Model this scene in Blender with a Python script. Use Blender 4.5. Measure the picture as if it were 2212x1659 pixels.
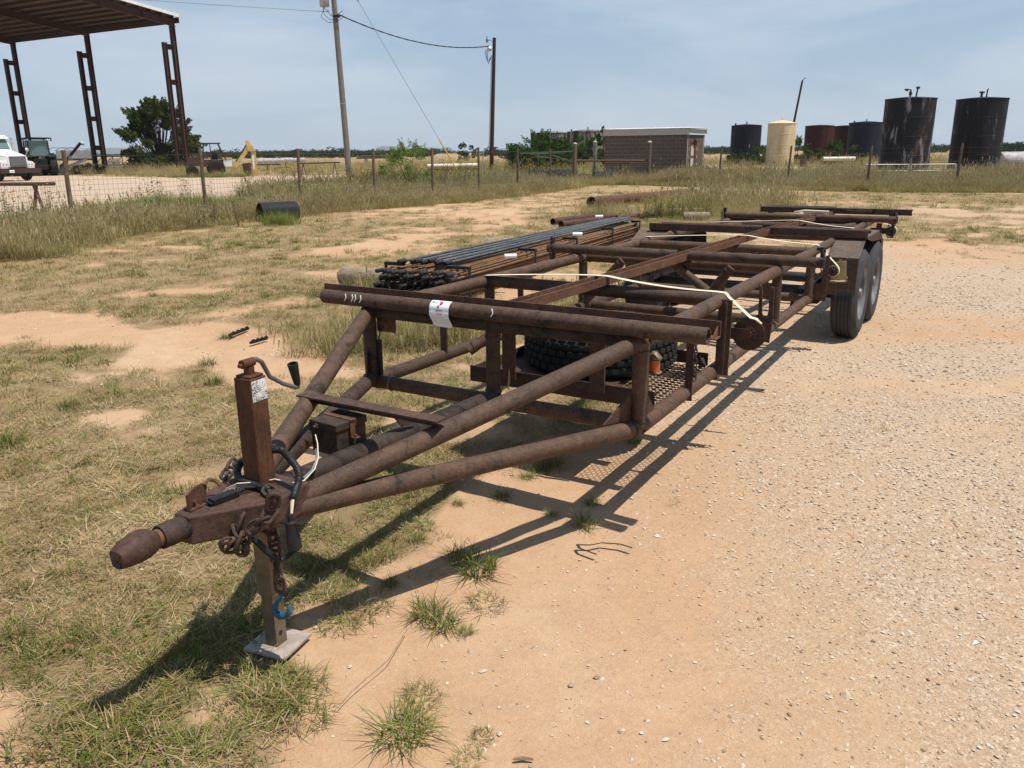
import bpy, math, random
import numpy as np
from mathutils import Vector, Matrix

for o in list(bpy.data.objects): bpy.data.objects.remove(o)
random.seed(7); RNG = np.random.default_rng(7)
R_ = math.radians
scene = bpy.context.scene
COL = scene.collection

# ------------------------------------------------------------------ camera
FPX, CXP, CYP, HCAM = 1750., 1106., 829.5, 1.6          # photo measured at 2212 x 1659
PITCH, ROLL = math.atan(501/1750.), R_(0.54)
_f = np.array([0, math.cos(PITCH), -math.sin(PITCH)]); _u = np.array([0, math.sin(PITCH), math.cos(PITCH)]); _r = np.array([1., 0, 0])
cam_right = _r*math.cos(ROLL) - _u*math.sin(ROLL); cam_up = _r*math.sin(ROLL) + _u*math.cos(ROLL)
cd = bpy.data.cameras.new('camera'); cam = bpy.data.objects.new('camera', cd); COL.objects.link(cam)
cd.sensor_width = 36; cd.lens = 36*FPX/2212; cd.clip_start = 0.05; cd.clip_end = 30000
M = Matrix.Identity(4)
for i in range(3):
    M[i][0] = cam_right[i]; M[i][1] = cam_up[i]; M[i][2] = -_f[i]
M[2][3] = HCAM
cam.matrix_world = M
scene.camera = cam

def ray(x, y):
    return _f + (x-CXP)/FPX*cam_right - (y-CYP)/FPX*cam_up
def gnd(x, y, z=0.):                                     # point of the ground seen at a spot of the photo
    d = ray(x, y); k = (z-HCAM)/d[2]; return (k*d[0], k*d[1])
def far(x, Y):                                           # ground point on a bearing at depth Y
    d = ray(x, 330); return (d[0]/d[1]*Y, Y)

# ------------------------------------------------------------------ light
SUN_DIR = Vector((.331, -.128, 1.0)).normalized()        # towards the sun, from the shadows
ELEV = math.asin(SUN_DIR.z); AZ = math.atan2(SUN_DIR.x, SUN_DIR.y)
w = bpy.data.worlds.new('World'); scene.world = w; w.use_nodes = True
nt = w.node_tree; nt.nodes.clear()
wo = nt.nodes.new('ShaderNodeOutputWorld'); bg = nt.nodes.new('ShaderNodeBackground'); sky = nt.nodes.new('ShaderNodeTexSky')
sky.sky_type = 'NISHITA'; sky.sun_disc = False; sky.sun_elevation = ELEV; sky.sun_rotation = AZ
sky.altitude = 300; sky.air_density = 1.0; sky.dust_density = 0.9; sky.ozone_density = 1.4
bg.inputs['Strength'].default_value = 0.082
tc = nt.nodes.new('ShaderNodeTexCoord')
mp = nt.nodes.new('ShaderNodeMapping'); mp.inputs['Scale'].default_value = (1.0, 1.3, 4.0); mp.inputs['Rotation'].default_value = (0, R_(8), 0); mp.inputs['Location'].default_value = (.35, .1, .2)
cn = nt.nodes.new('ShaderNodeTexNoise'); cn.inputs['Scale'].default_value = 2.3; cn.inputs['Detail'].default_value = 8; cn.inputs['Roughness'].default_value = .58; cn.inputs['Distortion'].default_value = .4
cr = nt.nodes.new('ShaderNodeValToRGB'); cr.color_ramp.elements[0].position = .44; cr.color_ramp.elements[1].position = .70
cr.color_ramp.elements[0].color = (0, 0, 0, 1); cr.color_ramp.elements[1].color = (.45, .45, .45, 1)
hz = nt.nodes.new('ShaderNodeMixRGB'); hz.inputs['Color2'].default_value = (3.45, 4.85, 6.75, 1)   # thin veil of high haze, thicker towards the horizon
sx = nt.nodes.new('ShaderNodeSeparateXYZ'); ve = nt.nodes.new('ShaderNodeMapRange'); ve.inputs[1].default_value = 0.; ve.inputs[2].default_value = .55; ve.inputs[3].default_value = .85; ve.inputs[4].default_value = .42
nt.links.new(tc.outputs['Generated'], sx.inputs[0]); nt.links.new(sx.outputs[2], ve.inputs[0]); nt.links.new(ve.outputs[0], hz.inputs[0])
cm = nt.nodes.new('ShaderNodeMixRGB'); cm.inputs['Color2'].default_value = (7.6, 8.1, 8.7, 1)
nt.links.new(tc.outputs['Generated'], mp.inputs[0]); nt.links.new(mp.outputs[0], cn.inputs['Vector']); nt.links.new(cn.outputs['Fac'], cr.inputs[0])
hc = nt.nodes.new('ShaderNodeMapRange'); hc.inputs[1].default_value = 0.; hc.inputs[2].default_value = .30; hc.inputs[3].default_value = 1.; hc.inputs[4].default_value = 0.
hm_ = nt.nodes.new('ShaderNodeMixRGB'); hm_.inputs['Color1'].default_value = (3.0, 4.6, 6.95, 1); hm_.inputs['Color2'].default_value = (4.9, 6.0, 7.1, 1)
nt.links.new(sx.outputs[2], hc.inputs[0]); nt.links.new(hc.outputs[0], hm_.inputs[0]); nt.links.new(hm_.outputs[0], hz.inputs['Color2'])
nt.links.new(sky.outputs[0], hz.inputs['Color1']); nt.links.new(hz.outputs[0], cm.inputs['Color1'])
nt.links.new(cr.outputs[0], cm.inputs['Fac']); nt.links.new(cm.outputs[0], bg.inputs[0]); nt.links.new(bg.outputs[0], wo.inputs[0])
sd = bpy.data.lights.new('sun', 'SUN'); sun = bpy.data.objects.new('sun', sd); COL.objects.link(sun)
sd.energy = 4.7; sd.angle = R_(.53); sd.color = (1, .94, .84)
sun.rotation_mode = 'QUATERNION'; sun.rotation_quaternion = SUN_DIR.to_track_quat('Z', 'Y')
vs = scene.view_settings; vs.view_transform = 'Standard'; vs.look = 'None'; vs.exposure = 0.28; vs.gamma = 1; vs.use_curve_mapping = False

# ------------------------------------------------------------------ materials
def newmat(name, rough=.8, metal=0., spec=.3):
    m = bpy.data.materials.new(name); m.use_nodes = True; n = m.node_tree
    b = n.nodes['Principled BSDF']; b.inputs['Roughness'].default_value = rough; b.inputs['Metallic'].default_value = metal
    b.inputs['Specular IOR Level'].default_value = spec
    return m, n, b
def lk(n, a, b): n.links.new(a, b)
def coord(n, kind='pos', scale=(1, 1, 1)):
    if kind == 'pos': o = n.nodes.new('ShaderNodeNewGeometry').outputs['Position']
    else: o = n.nodes.new('ShaderNodeTexCoord').outputs['Object']
    if tuple(scale) != (1, 1, 1):
        mpn = n.nodes.new('ShaderNodeMapping'); mpn.inputs['Scale'].default_value = scale; lk(n, o, mpn.inputs[0]); o = mpn.outputs[0]
    return o
def noise(n, scale, vec=None, detail=5, rough=.6, dist=0.):
    t = n.nodes.new('ShaderNodeTexNoise'); t.inputs['Scale'].default_value = scale; t.inputs['Detail'].default_value = detail
    t.inputs['Roughness'].default_value = rough; t.inputs['Distortion'].default_value = dist
    if vec is not None: lk(n, vec, t.inputs['Vector'])
    return t.outputs['Fac']
def voro(n, scale, vec=None, out='Distance', feature='F1'):
    t = n.nodes.new('ShaderNodeTexVoronoi'); t.inputs['Scale'].default_value = scale; t.feature = feature
    if vec is not None: lk(n, vec, t.inputs['Vector'])
    return t.outputs[out]
def ramp(n, fac, stops):
    r = n.nodes.new('ShaderNodeValToRGB'); e = r.color_ramp.elements
    while len(e) < len(stops): e.new(.5)
    for el, (p, c) in zip(e, stops):
        el.position = p; el.color = (c, c, c, 1) if not hasattr(c, '__len__') else (*c, 1)
    lk(n, fac, r.inputs[0]); return r.outputs[0]
def mixc(n, fac, a, b, mode='MIX'):
    m = n.nodes.new('ShaderNodeMixRGB'); m.blend_type = mode
    for s, v in ((0, fac), (1, a), (2, b)):
        if hasattr(v, 'is_linked') or hasattr(v, 'links'): lk(n, v, m.inputs[s])
        elif hasattr(v, '__len__'): m.inputs[s].default_value = (*v, 1)
        else: m.inputs[s].default_value = v
    return m.outputs[0]
def math_(n, op, a, b=None, clamp=False):
    m = n.nodes.new('ShaderNodeMath'); m.operation = op; m.use_clamp = clamp
    for s, v in ((0, a), (1, b)):
        if v is None: continue
        if hasattr(v, 'links'): lk(n, v, m.inputs[s])
        else: m.inputs[s].default_value = v
    return m.outputs[0]
def bump(n, b, h, strength=.4, dist=.01):
    k = n.nodes.new('ShaderNodeBump'); k.inputs['Strength'].default_value = strength; k.inputs['Distance'].default_value = dist
    lk(n, h, k.inputs['Height']); lk(n, k.outputs[0], b.inputs['Normal'])

def rust(name, dark, mid, light, black=(.014, .012, .011), nb=.5, scale=9., orient=(1, 1, 1), rough=.68):
    m, n, b = newmat(name, rough, 0, .35)
    v = coord(n, 'pos', orient)
    f1 = noise(n, scale, v, 8, .72, .3); f2 = noise(n, scale*5, v, 6, .75); f3 = noise(n, scale*.4, v, 9, .8, .8); f4 = noise(n, scale*9, v, 4, .8)
    c = ramp(n, f1, ((.32, dark), (.50, mid), (.68, light)))
    c = mixc(n, ramp(n, f2, ((.46, 0), (.66, .7))), c, tuple(min(1, x*1.7+.012) for x in mid))
    c = mixc(n, ramp(n, f4, ((.34, .75), (.47, 0))), c, tuple(x*.35 for x in dark))
    c = mixc(n, ramp(n, f3, ((nb, 0), (nb+.035, .9))), c, black)
    c = mixc(n, ramp(n, f4, ((.66, 0), (.72, .5))), c, light)
    oi = n.nodes.new('ShaderNodeObjectInfo').outputs['Random']
    c = mixc(n, 1., c, ramp(n, oi, ((0, (.66, .62, .60)), (.5, (.90, .86, .82)), (1, (1.0, .90, .80)))), 'MULTIPLY')
    lk(n, c, b.inputs['Base Color'])
    rr = ramp(n, f2, ((.2, rough-.13), (.8, rough+.17))); lk(n, rr, b.inputs['Roughness'])
    h = mixc(n, .5, f2, noise(n, scale*14, v, 4, .7)); bump(n, b, h, .8, .005)
    return m
M_pipe = rust('rusty_pipe_steel', (.040, .025, .017), (.076, .046, .031), (.130, .080, .052), nb=.57, scale=14)
M_pipeD = rust('dark_painted_pipe_steel', (.026, .019, .017), (.050, .032, .026), (.090, .054, .038), nb=.52, scale=16)
M_plate = rust('brown_plate_steel', (.040, .022, .017), (.065, .036, .027), (.10, .055, .038), nb=.66, scale=6)
M_rail = rust('orange_rail_steel', (.065, .034, .022), (.115, .056, .032), (.17, .095, .055), nb=.70, scale=7)
M_jack = rust('orange_jack_steel', (.032, .015, .009), (.080, .032, .014), (.14, .060, .025), nb=.58, scale=14, orient=(1, 1, .35))
M_fend = rust('dusty_fender_steel', (.075, .055, .045), (.12, .09, .072), (.17, .13, .10), nb=.75, scale=8)
M_rodR = rust('rusty_rod_steel', (.085, .042, .019), (.18, .085, .034), (.28, .15, .065), nb=.68, scale=5)
M_rodG = rust('weathered_rod_steel', (.07, .055, .036), (.15, .105, .06), (.24, .17, .09), nb=.62, scale=5)
M_rodB = rust('blue_grey_rod_steel', (.05, .06, .072), (.095, .11, .125), (.16, .175, .19), nb=.66, scale=4)
M_red = rust('red_rust_steel', (.055, .026, .020), (.085, .040, .030), (.12, .06, .045), nb=.72, scale=3)
M_post = rust('rusty_post_steel', (.085, .060, .042), (.16, .115, .08), (.25, .19, .135), nb=.72, scale=6)
M_shed = rust('red_oxide_steel', (.040, .020, .018), (.058, .028, .025), (.080, .042, .036), nb=.8, scale=2.5)
M_chain = rust('chain_steel', (.035, .022, .019), (.065, .042, .035), (.11, .075, .06), nb=.7, scale=30)

def plain(name, c, rough=.7, metal=0., var=.25, scale=12., bmp=.15, spec=.3):
    m, n, b = newmat(name, rough, metal, spec); v = coord(n)
    f = noise(n, scale, v, 6, .65)
    lk(n, ramp(n, f, ((.25, tuple(x*(1-var) for x in c)), (.75, tuple(min(1, x*(1+var)) for x in c)))), b.inputs['Base Color'])
    if bmp: bump(n, b, noise(n, scale*4, v, 4), bmp, .004)
    return m
M_rub = plain('black_rubber', (.017, .017, .018), .75, 0, .35, 20, .3)
M_rubd = plain('dusty_rubber', (.043, .045, .048), .9, 0, .35, 9, .3)
M_tread = plain('worn_tread_rubber', (.022, .021, .020), .8, 0, .4, 14, .3)
M_rim = plain('dusty_silver_rim', (.17, .18, .19), .6, .2, .4, 9, .15)
M_black = plain('black_plastic', (.013, .013, .014), .5, 0, .3, 20, .1)
M_blackst = plain('black_bracket_steel', (.022, .020, .020), .6, 0, .5, 14, .2)
M_zinc = plain('zinc_leg_steel', (.17, .135, .09), .5, .35, .35, 16, .1)
M_foot = plain('worn_foot_steel', (.34, .28, .25), .6, .2, .4, 14, .2)
M_grey = plain('grey_steel', (.16, .16, .16), .5, .4, .3, 15, .1)
M_white = plain('white_paint', (.75, .75, .73), .5, 0, .06, 3, 0)
M_tagw = plain('white_tag_paper', (.80, .81, .83), .6, 0, .03, 30, .1)
M_ink = plain('black_ink', (.02, .02, .02), .6, 0, 0, 3, 0); M_inkr = plain('red_ink', (.50, .02, .03), .6, 0, 0, 3, 0); M_inkp = plain('lilac_ink', (.35, .25, .5), .6, 0, 0, 3, 0)
M_strap = plain('cream_webbing', (.62, .54, .40), .9, 0, .12, 40, .2)
M_ybox = plain('dull_yellow_paint', (.36, .28, .14), .6, 0, .3, 12, .1)
M_blue = plain('blue_paint', (.035, .10, .15), .55, 0, .3, 25, .1)
M_orange = plain('orange_lens', (.42, .085, .015), .35, 0, .1, 20, 0, .5)
M_redl = plain('red_lens', (.13, .012, .012), .25, 0, .1, 20, 0, .5)
M_wirew = plain('cream_wire', (.65, .58, .42), .6, 0, .1, 20, 0)
M_hdpe = plain('black_culvert_plastic', (.018, .019, .022), .5, 0, .3, 4, .1)
M_galv = plain('galvanised_steel', (.40, .41, .42), .45, .5, .2, 5, .1)
M_galvp = plain('galvanised_tube', (.50, .51, .50), .5, .3, .2, 5, .1)
M_roofm = plain('white_roof_sheet', (.78, .78, .77), .5, .1, .08, 2, 0)
M_under = plain('grey_roof_underside', (.20, .17, .145), 1., 0, .15, 2, 0, .0)
M_concrete = plain('mortar', (.42, .36, .32), .9, 0, .2, 9, .3)
M_glass = plain('dark_glass', (.03, .04, .045), .08, 0, .1, 2, 0, .6)
M_tglass = plain('tractor_glass', (.10, .17, .17), .1, 0, .15, 1, 0, .6)
M_green = plain('dark_green_paint', (.006, .012, .008), .5, 0, .3, 2, 0)
M_lgreen = plain('pale_green_paint', (.085, .13, .085), .6, 0, .3, 2, 0)
M_yel = plain('faded_yellow_paint', (.55, .38, .13), .6, 0, .3, 2, .1)
M_amber = plain('amber_lens', (.8, .3, .03), .3, 0, 0, 2, 0); M_head = plain('headlamp_glass', (.6, .62, .65), .15, .2, .1, 3, 0, .6)
M_chrome = plain('chrome', (.55, .56, .58), .2, .9, .05, 2, 0)
M_alu = plain('weathered_aluminium', (.42, .43, .44), .5, .3, .3, 2, .1)
M_wire = plain('wire_steel', (.16, .13, .11), .6, .3, .2, 3, 0)
M_cable = plain('black_cable', (.02, .02, .023), .6, 0, .2, 3, 0); M_gcable = plain('grey_cable', (.22, .23, .24), .5, .3, .1, 3, 0)
M_gyel = plain('yellow_guard_plastic', (.60, .38, .06), .5, 0, .1, 3, 0)
M_bale = plain('grey_bale_wrap', (.38, .36, .37), .6, 0, .35, 3, .5)
M_pvc = plain('white_pipe_plastic', (.62, .58, .48), .6, 0, .2, 5, .1)

def wood(name, a, b_, c, sc=(1, 1, 1)):
    m, n, b = newmat(name, .9, 0, .1); v = coord(n, 'obj', sc)
    f = noise(n, 6, v, 8, .7, .8)
    lk(n, ramp(n, f, ((.3, a), (.5, b_), (.72, c))), b.inputs['Base Color']); bump(n, b, f, .6, .012); return m
M_log = wood('weathered_log_wood', (.07, .05, .035), (.26, .20, .14), (.40, .33, .25), (2.0, 14, 14))
M_pole = wood('grey_pole_wood', (.11, .095, .085), (.21, .185, .165), (.29, .26, .235), (7, 7, .7))
M_poled = wood('brown_pole_wood', (.030, .020, .015), (.055, .036, .028), (.09, .062, .05), (7, 7, .7))
M_plank = wood('peeling_fascia_wood', (.26, .19, .14), (.58, .53, .46), (.70, .66, .60), (1.2, 3, 9))

def block_mat():
    m, n, b = newmat('concrete_block', .95, 0, .1); v = coord(n)
    oi = n.nodes.new('ShaderNodeObjectInfo').outputs['Random']
    f = noise(n, 16, v, 6, .7)
    c = ramp(n, f, ((.25, (.12, .090, .070)), (.75, (.195, .15, .118))))
    c = mixc(n, math_(n, 'MULTIPLY', oi, .35), c, (.10, .08, .07)); lk(n, c, b.inputs['Base Color'])
    bump(n, b, noise(n, 60, v, 4), .5, .006); return m
M_block = block_mat()

def tank_mat(name, base, patch, rustc, amt, ramt, seed, low=0.):
    m, n, b = newmat(name, .6, 0, .15)
    v = n.nodes.new('ShaderNodeMapping'); v.inputs['Location'].default_value = (seed*13.1, seed*7.7, seed*3.3)
    lk(n, n.nodes.new('ShaderNodeTexCoord').outputs['Object'], v.inputs[0]); v = v.outputs[0]
    st = n.nodes.new('ShaderNodeMapping'); st.inputs['Scale'].default_value = (1, 1, .22); lk(n, v, st.inputs[0]); st = st.outputs[0]
    f1 = noise(n, 1.1, st, 8, .68, .5); f2 = noise(n, 2.4, st, 8, .7, .3); f3 = noise(n, .6, st, 6, .6)
    c = mixc(n, ramp(n, f2, ((.35, 0), (.7, .5))), base, tuple(x*2.0+.008 for x in base))
    c = mixc(n, ramp(n, math_(n, 'ADD', math_(n, 'MULTIPLY', f1, .6), math_(n, 'MULTIPLY', f2, .4)), ((amt, 0), (amt+.05, 1))), c, patch)
    c = mixc(n, ramp(n, math_(n, 'ADD', math_(n, 'MULTIPLY', f3, .7), math_(n, 'MULTIPLY', noise(n, 5, v, 6), .3)), ((ramt, 0), (ramt+.09, .9))), c, rustc)
    lk(n, c, b.inputs['Base Color']); return m
M_tF = tank_mat('peeling_black_tank_paint', (.016, .016, .019), (.23, .23, .24), (.14, .065, .036), .53, .555, 1)
M_tG = tank_mat('patched_black_tank_paint', (.015, .015, .018), (.16, .16, .17), (.10, .05, .03), .555, .585, 5)
M_tA = tank_mat('spotted_black_tank_paint', (.012, .014, .020), (.36, .36, .37), (.10, .05, .03), .585, .72, 3)
M_tE = tank_mat('faded_navy_tank_paint', (.013, .017, .026), (.10, .09, .085), (.12, .06, .035), .57, .60, 4)
M_tC = tank_mat('dark_red_tank_paint', (.042, .014, .011), (.17, .15, .14), (.09, .03, .02), .60, .60, 2)
M_tB = tank_mat('cream_tank_paint', (.52, .41, .25), (.44, .35, .22), (.40, .31, .20), .56, .70, 6)
M_tX = tank_mat('mottled_tank_paint', (.03, .026, .025), (.24, .22, .20), (.11, .06, .045), .49, .60, 8)

def leaf_mat(name, a, b_, trans=.3):
    m = bpy.data.materials.new(name); m.use_nodes = True; n = m.node_tree; n.nodes.clear()
    out = n.nodes.new('ShaderNodeOutputMaterial'); d = n.nodes.new('ShaderNodeBsdfDiffuse'); t = n.nodes.new('ShaderNodeBsdfTranslucent'); mx = n.nodes.new('ShaderNodeMixShader')
    mx.inputs[0].default_value = trans
    oi = n.nodes.new('ShaderNodeObjectInfo').outputs['Random']
    f = noise(n, 2.5, coord(n), 3, .6)
    f = math_(n, 'ADD', math_(n, 'MULTIPLY', f, .55), math_(n, 'MULTIPLY', oi, .40)); f = math_(n, 'ADD', f, math_(n, 'MULTIPLY', math_(n, 'SUBTRACT', noise(n, .7, coord(n), 4, .65), .47), .55))
    c = ramp(n, f, ((.25, a), (.8, b_)))
    lk(n, c, d.inputs[0]); lk(n, c, t.inputs[0]); lk(n, d.outputs[0], mx.inputs[1]); lk(n, t.outputs[0], mx.inputs[2]); lk(n, mx.outputs[0], out.inputs[0]); return m
L_dry = leaf_mat('dry_turf_blades', (.25, .165, .085), (.64, .50, .31))
L_green = leaf_mat('green_turf_blades', (.075, .115, .025), (.18, .215, .06))
L_olive = leaf_mat('olive_turf_blades', (.165, .165, .040), (.32, .305, .095))
L_straw = leaf_mat('tall_straw_blades', (.32, .25, .125), (.56, .46, .27))
L_tall = leaf_mat('tall_green_blades', (.17, .185, .05), (.35, .34, .12))
L_lush = leaf_mat('lush_green_blades', (.14, .20, .04), (.24, .32, .08))
L_weed = leaf_mat('weed_leaves', (.06, .085, .028), (.13, .16, .055))
L_flow = leaf_mat('yellow_petals', (.55, .36, .02), (.75, .52, .04))
L_tree = leaf_mat('dark_tree_leaves', (.026, .042, .012), (.09, .115, .032))
L_bush = leaf_mat('bush_leaves', (.045, .085, .022), (.10, .16, .045))
L_far = leaf_mat('far_tree_leaves', (.025, .038, .016), (.055, .072, .028), .1)

def stick_mat():
    m, n, b = newmat('scuffed_white_sticker', .6, 0, .2); v = coord(n, 'pos', (1, 1, 2.2))
    f = noise(n, 95, v, 5, .75, 3.0); g_ = noise(n, 28, v, 4, .6)
    k = math_(n, 'ADD', f, math_(n, 'MULTIPLY', math_(n, 'SUBTRACT', g_, .5), .5))
    lk(n, ramp(n, k, ((.50, (.74, .74, .73)), (.56, (.03, .028, .026)))), b.inputs['Base Color']); return m
M_stick = stick_mat()
# ------------------------------------------------------------------ mesh helpers
class MB:
    def __init__(s): s.v = []; s.f = []
    def add(s, v, f):
        k = len(s.v); s.v += [tuple(x) for x in v]; s.f += [tuple(i+k for i in q) for q in f]; return s
    def box(s, x0, x1, y0, y1, z0, z1):
        return s.add([(x, y, z) for x in (x0, x1) for y in (y0, y1) for z in (z0, z1)],
                     [(0, 1, 3, 2), (4, 6, 7, 5), (0, 4, 5, 1), (2, 3, 7, 6), (0, 2, 6, 4), (1, 5, 7, 3)])
    def bar(s, a, b, w, h, up=(0, 0, 1)):                # rectangular bar from a to b
        a = Vector(a); b = Vector(b); d = (b-a).normalized(); x = d.cross(Vector(up))
        if x.length < 1e-4: x = d.cross(Vector((1, 0, 0)))
        x.normalize(); y = x.cross(d).normalized(); x *= w/2; y *= h/2
        return s.add([a-x-y, a-x+y, a+x-y, a+x+y, b-x-y, b-x+y, b+x-y, b+x+y],
                     [(0, 1, 3, 2), (4, 6, 7, 5), (0, 4, 5, 1), (2, 3, 7, 6), (0, 2, 6, 4), (1, 5, 7, 3)])
    def tube(s, a, b, r, n=14, r2=None, cap=True):
        a = Vector(a); b = Vector(b); d = (b-a).normalized(); r2 = r if r2 is None else r2
        x = d.orthogonal().normalized(); y = d.cross(x); v = []
        for p, rr in ((a, r), (b, r2)):
            v += [p + (x*math.cos(2*math.pi*i/n) + y*math.sin(2*math.pi*i/n))*rr for i in range(n)]
        f = [(i, (i+1) % n, n+(i+1) % n, n+i) for i in range(n)]
        if cap: f += [tuple(range(n-1, -1, -1)), tuple(range(n, 2*n))]
        return s.add(v, f)
    def hollow(s, a, b, r, wall=.006, n=18, deep=.25):    # pipe with open ends
        a = Vector(a); b = Vector(b); d = (b-a).normalized(); L = (b-a).length; deep = min(deep, L*.45)
        return s.lathe([(0.0005, deep), (r-wall, deep), (r-wall, 0), (r, 0), (r, L), (r-wall, L), (r-wall, L-deep), (0.0005, L-deep)], a, d, n)
    def lathe(s, prof, o, axis, n=24, closed=False):
        o = Vector(o); d = Vector(axis).normalized(); x = d.orthogonal().normalized(); y = d.cross(x); v = []; m = len(prof)
        for i in range(n):
            c, q = math.cos(2*math.pi*i/n), math.sin(2*math.pi*i/n)
            v += [o + d*h + (x*c+y*q)*r for r, h in prof]
        f = []
        for i in range(n):
            j = (i+1) % n
            for k in range(m if closed else m-1):
                l = (k+1) % m
                f.append((i*m+k, i*m+l, j*m+l, j*m+k))
        return s.add(v, f)
    def path(s, pts, r, n=8, closed=False):
        pts = [Vector(p) for p in pts]; m = len(pts); v = []; prev = None
        rr = r if hasattr(r, '__len__') else [r]*m
        for i, p in enumerate(pts):
            if closed: d = (pts[(i+1) % m]-pts[i-1])
            else: d = pts[min(i+1, m-1)]-pts[max(i-1, 0)]
            d.normalize()
            x = d.orthogonal().normalized() if prev is None else (prev - d*prev.dot(d)).normalized()
            prev = x; y = d.cross(x)
            v += [p + (x*math.cos(2*math.pi*k/n)+y*math.sin(2*math.pi*k/n))*rr[i] for k in range(n)]
        f = []
        for i in range(m if closed else m-1):
            j = (i+1) % m
            f += [(i*n+k, i*n+(k+1) % n, j*n+(k+1) % n, j*n+k) for k in range(n)]
        if not closed: f += [tuple(range(n-1, -1, -1)), tuple(range((m-1)*n, m*n))]
        return s.add(v, f)
    def prism(s, poly, vec):                              # polygon (3d points) extruded along vec
        n = len(poly); vec = Vector(vec); p = [Vector(q) for q in poly]
        return s.add(p + [q+vec for q in p], [tuple(range(n-1, -1, -1)), tuple(range(n, 2*n))] + [(i, (i+1) % n, n+(i+1) % n, n+i) for i in range(n)])
    def mesh(s, name, mat, smooth=True, ang=38):
        me = bpy.data.meshes.new(name); me.from_pydata(s.v, [], s.f)
        for q in (mat if isinstance(mat, (list, tuple)) else [mat]): me.materials.append(q)
        me.update()
        import bmesh
        bm = bmesh.new(); bm.from_mesh(me); bmesh.ops.recalc_face_normals(bm, faces=bm.faces); bm.to_mesh(me); bm.free()
        if smooth:
            me.shade_smooth(); me.set_sharp_from_angle(angle=R_(ang))
        return me
    def build(s, name, mat, parent=None, smooth=True, **kw):
        return link(name, s.mesh(name, mat, smooth), parent, **kw)
def link(name, me, parent=None, loc=None, rot=None, **kw):
    o = bpy.data.objects.new(name, me); COL.objects.link(o)
    if parent is not None: o.parent = parent
    if loc is not None: o.location = loc
    if rot is not None: o.rotation_euler = rot
    for k, v in kw.items(): o[k] = v
    return o
def thing(name, label, cat, loc=(0, 0, 0), rz=0, group=None):
    o = bpy.data.objects.new(name, None); COL.objects.link(o); o.location = loc; o.rotation_euler = (0, 0, rz); o.empty_display_size = .1
    o['label'] = label; o['category'] = cat
    if group: o['group'] = group
    return o
def tag(o, label, cat, group=None):
    o['label'] = label; o['category'] = cat
    if group: o['group'] = group
    return o
def npmesh(name, v, f, mat):                              # big arrays: v (N,3), f (M,k)
    me = bpy.data.meshes.new(name); k = f.shape[1]
    me.vertices.add(len(v)); me.vertices.foreach_set('co', np.ascontiguousarray(v, dtype=np.float32).ravel())
    me.loops.add(f.size); me.loops.foreach_set('vertex_index', np.ascontiguousarray(f, dtype=np.int32).ravel())
    me.polygons.add(len(f)); me.polygons.foreach_set('loop_start', np.arange(0, f.size, k, dtype=np.int32))
    me.update(calc_edges=True); me.validate()
    for q in (mat if isinstance(mat, (list, tuple)) else [mat]): me.materials.append(q)
    return me

# value noise on the ground plane
def vnoise(x, y, sc, seed=0):
    x = np.asarray(x)*sc+seed*17.3; y = np.asarray(y)*sc+seed*9.1
    xi = np.floor(x).astype(np.int64); yi = np.floor(y).astype(np.int64); fx = x-xi; fy = y-yi
    def h(a, b):
        q = (a*374761393 + b*668265263 + seed*144665) & 0xffffffff
        q = ((q ^ (q >> 13))*1274126177) & 0xffffffff
        return ((q ^ (q >> 16)) & 0xffff)/65535.
    ux = fx*fx*(3-2*fx); uy = fy*fy*(3-2*fy)
    return (h(xi, yi)*(1-ux)+h(xi+1, yi)*ux)*(1-uy) + (h(xi, yi+1)*(1-ux)+h(xi+1, yi+1)*ux)*uy
def fbm(x, y, sc, seed=0, oct=4):
    a = .5; t = 0; o = 0
    for i in range(oct): o = o+a*vnoise(x, y, sc*2**i, seed+i); t += a; a *= .55
    return o/t

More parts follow.
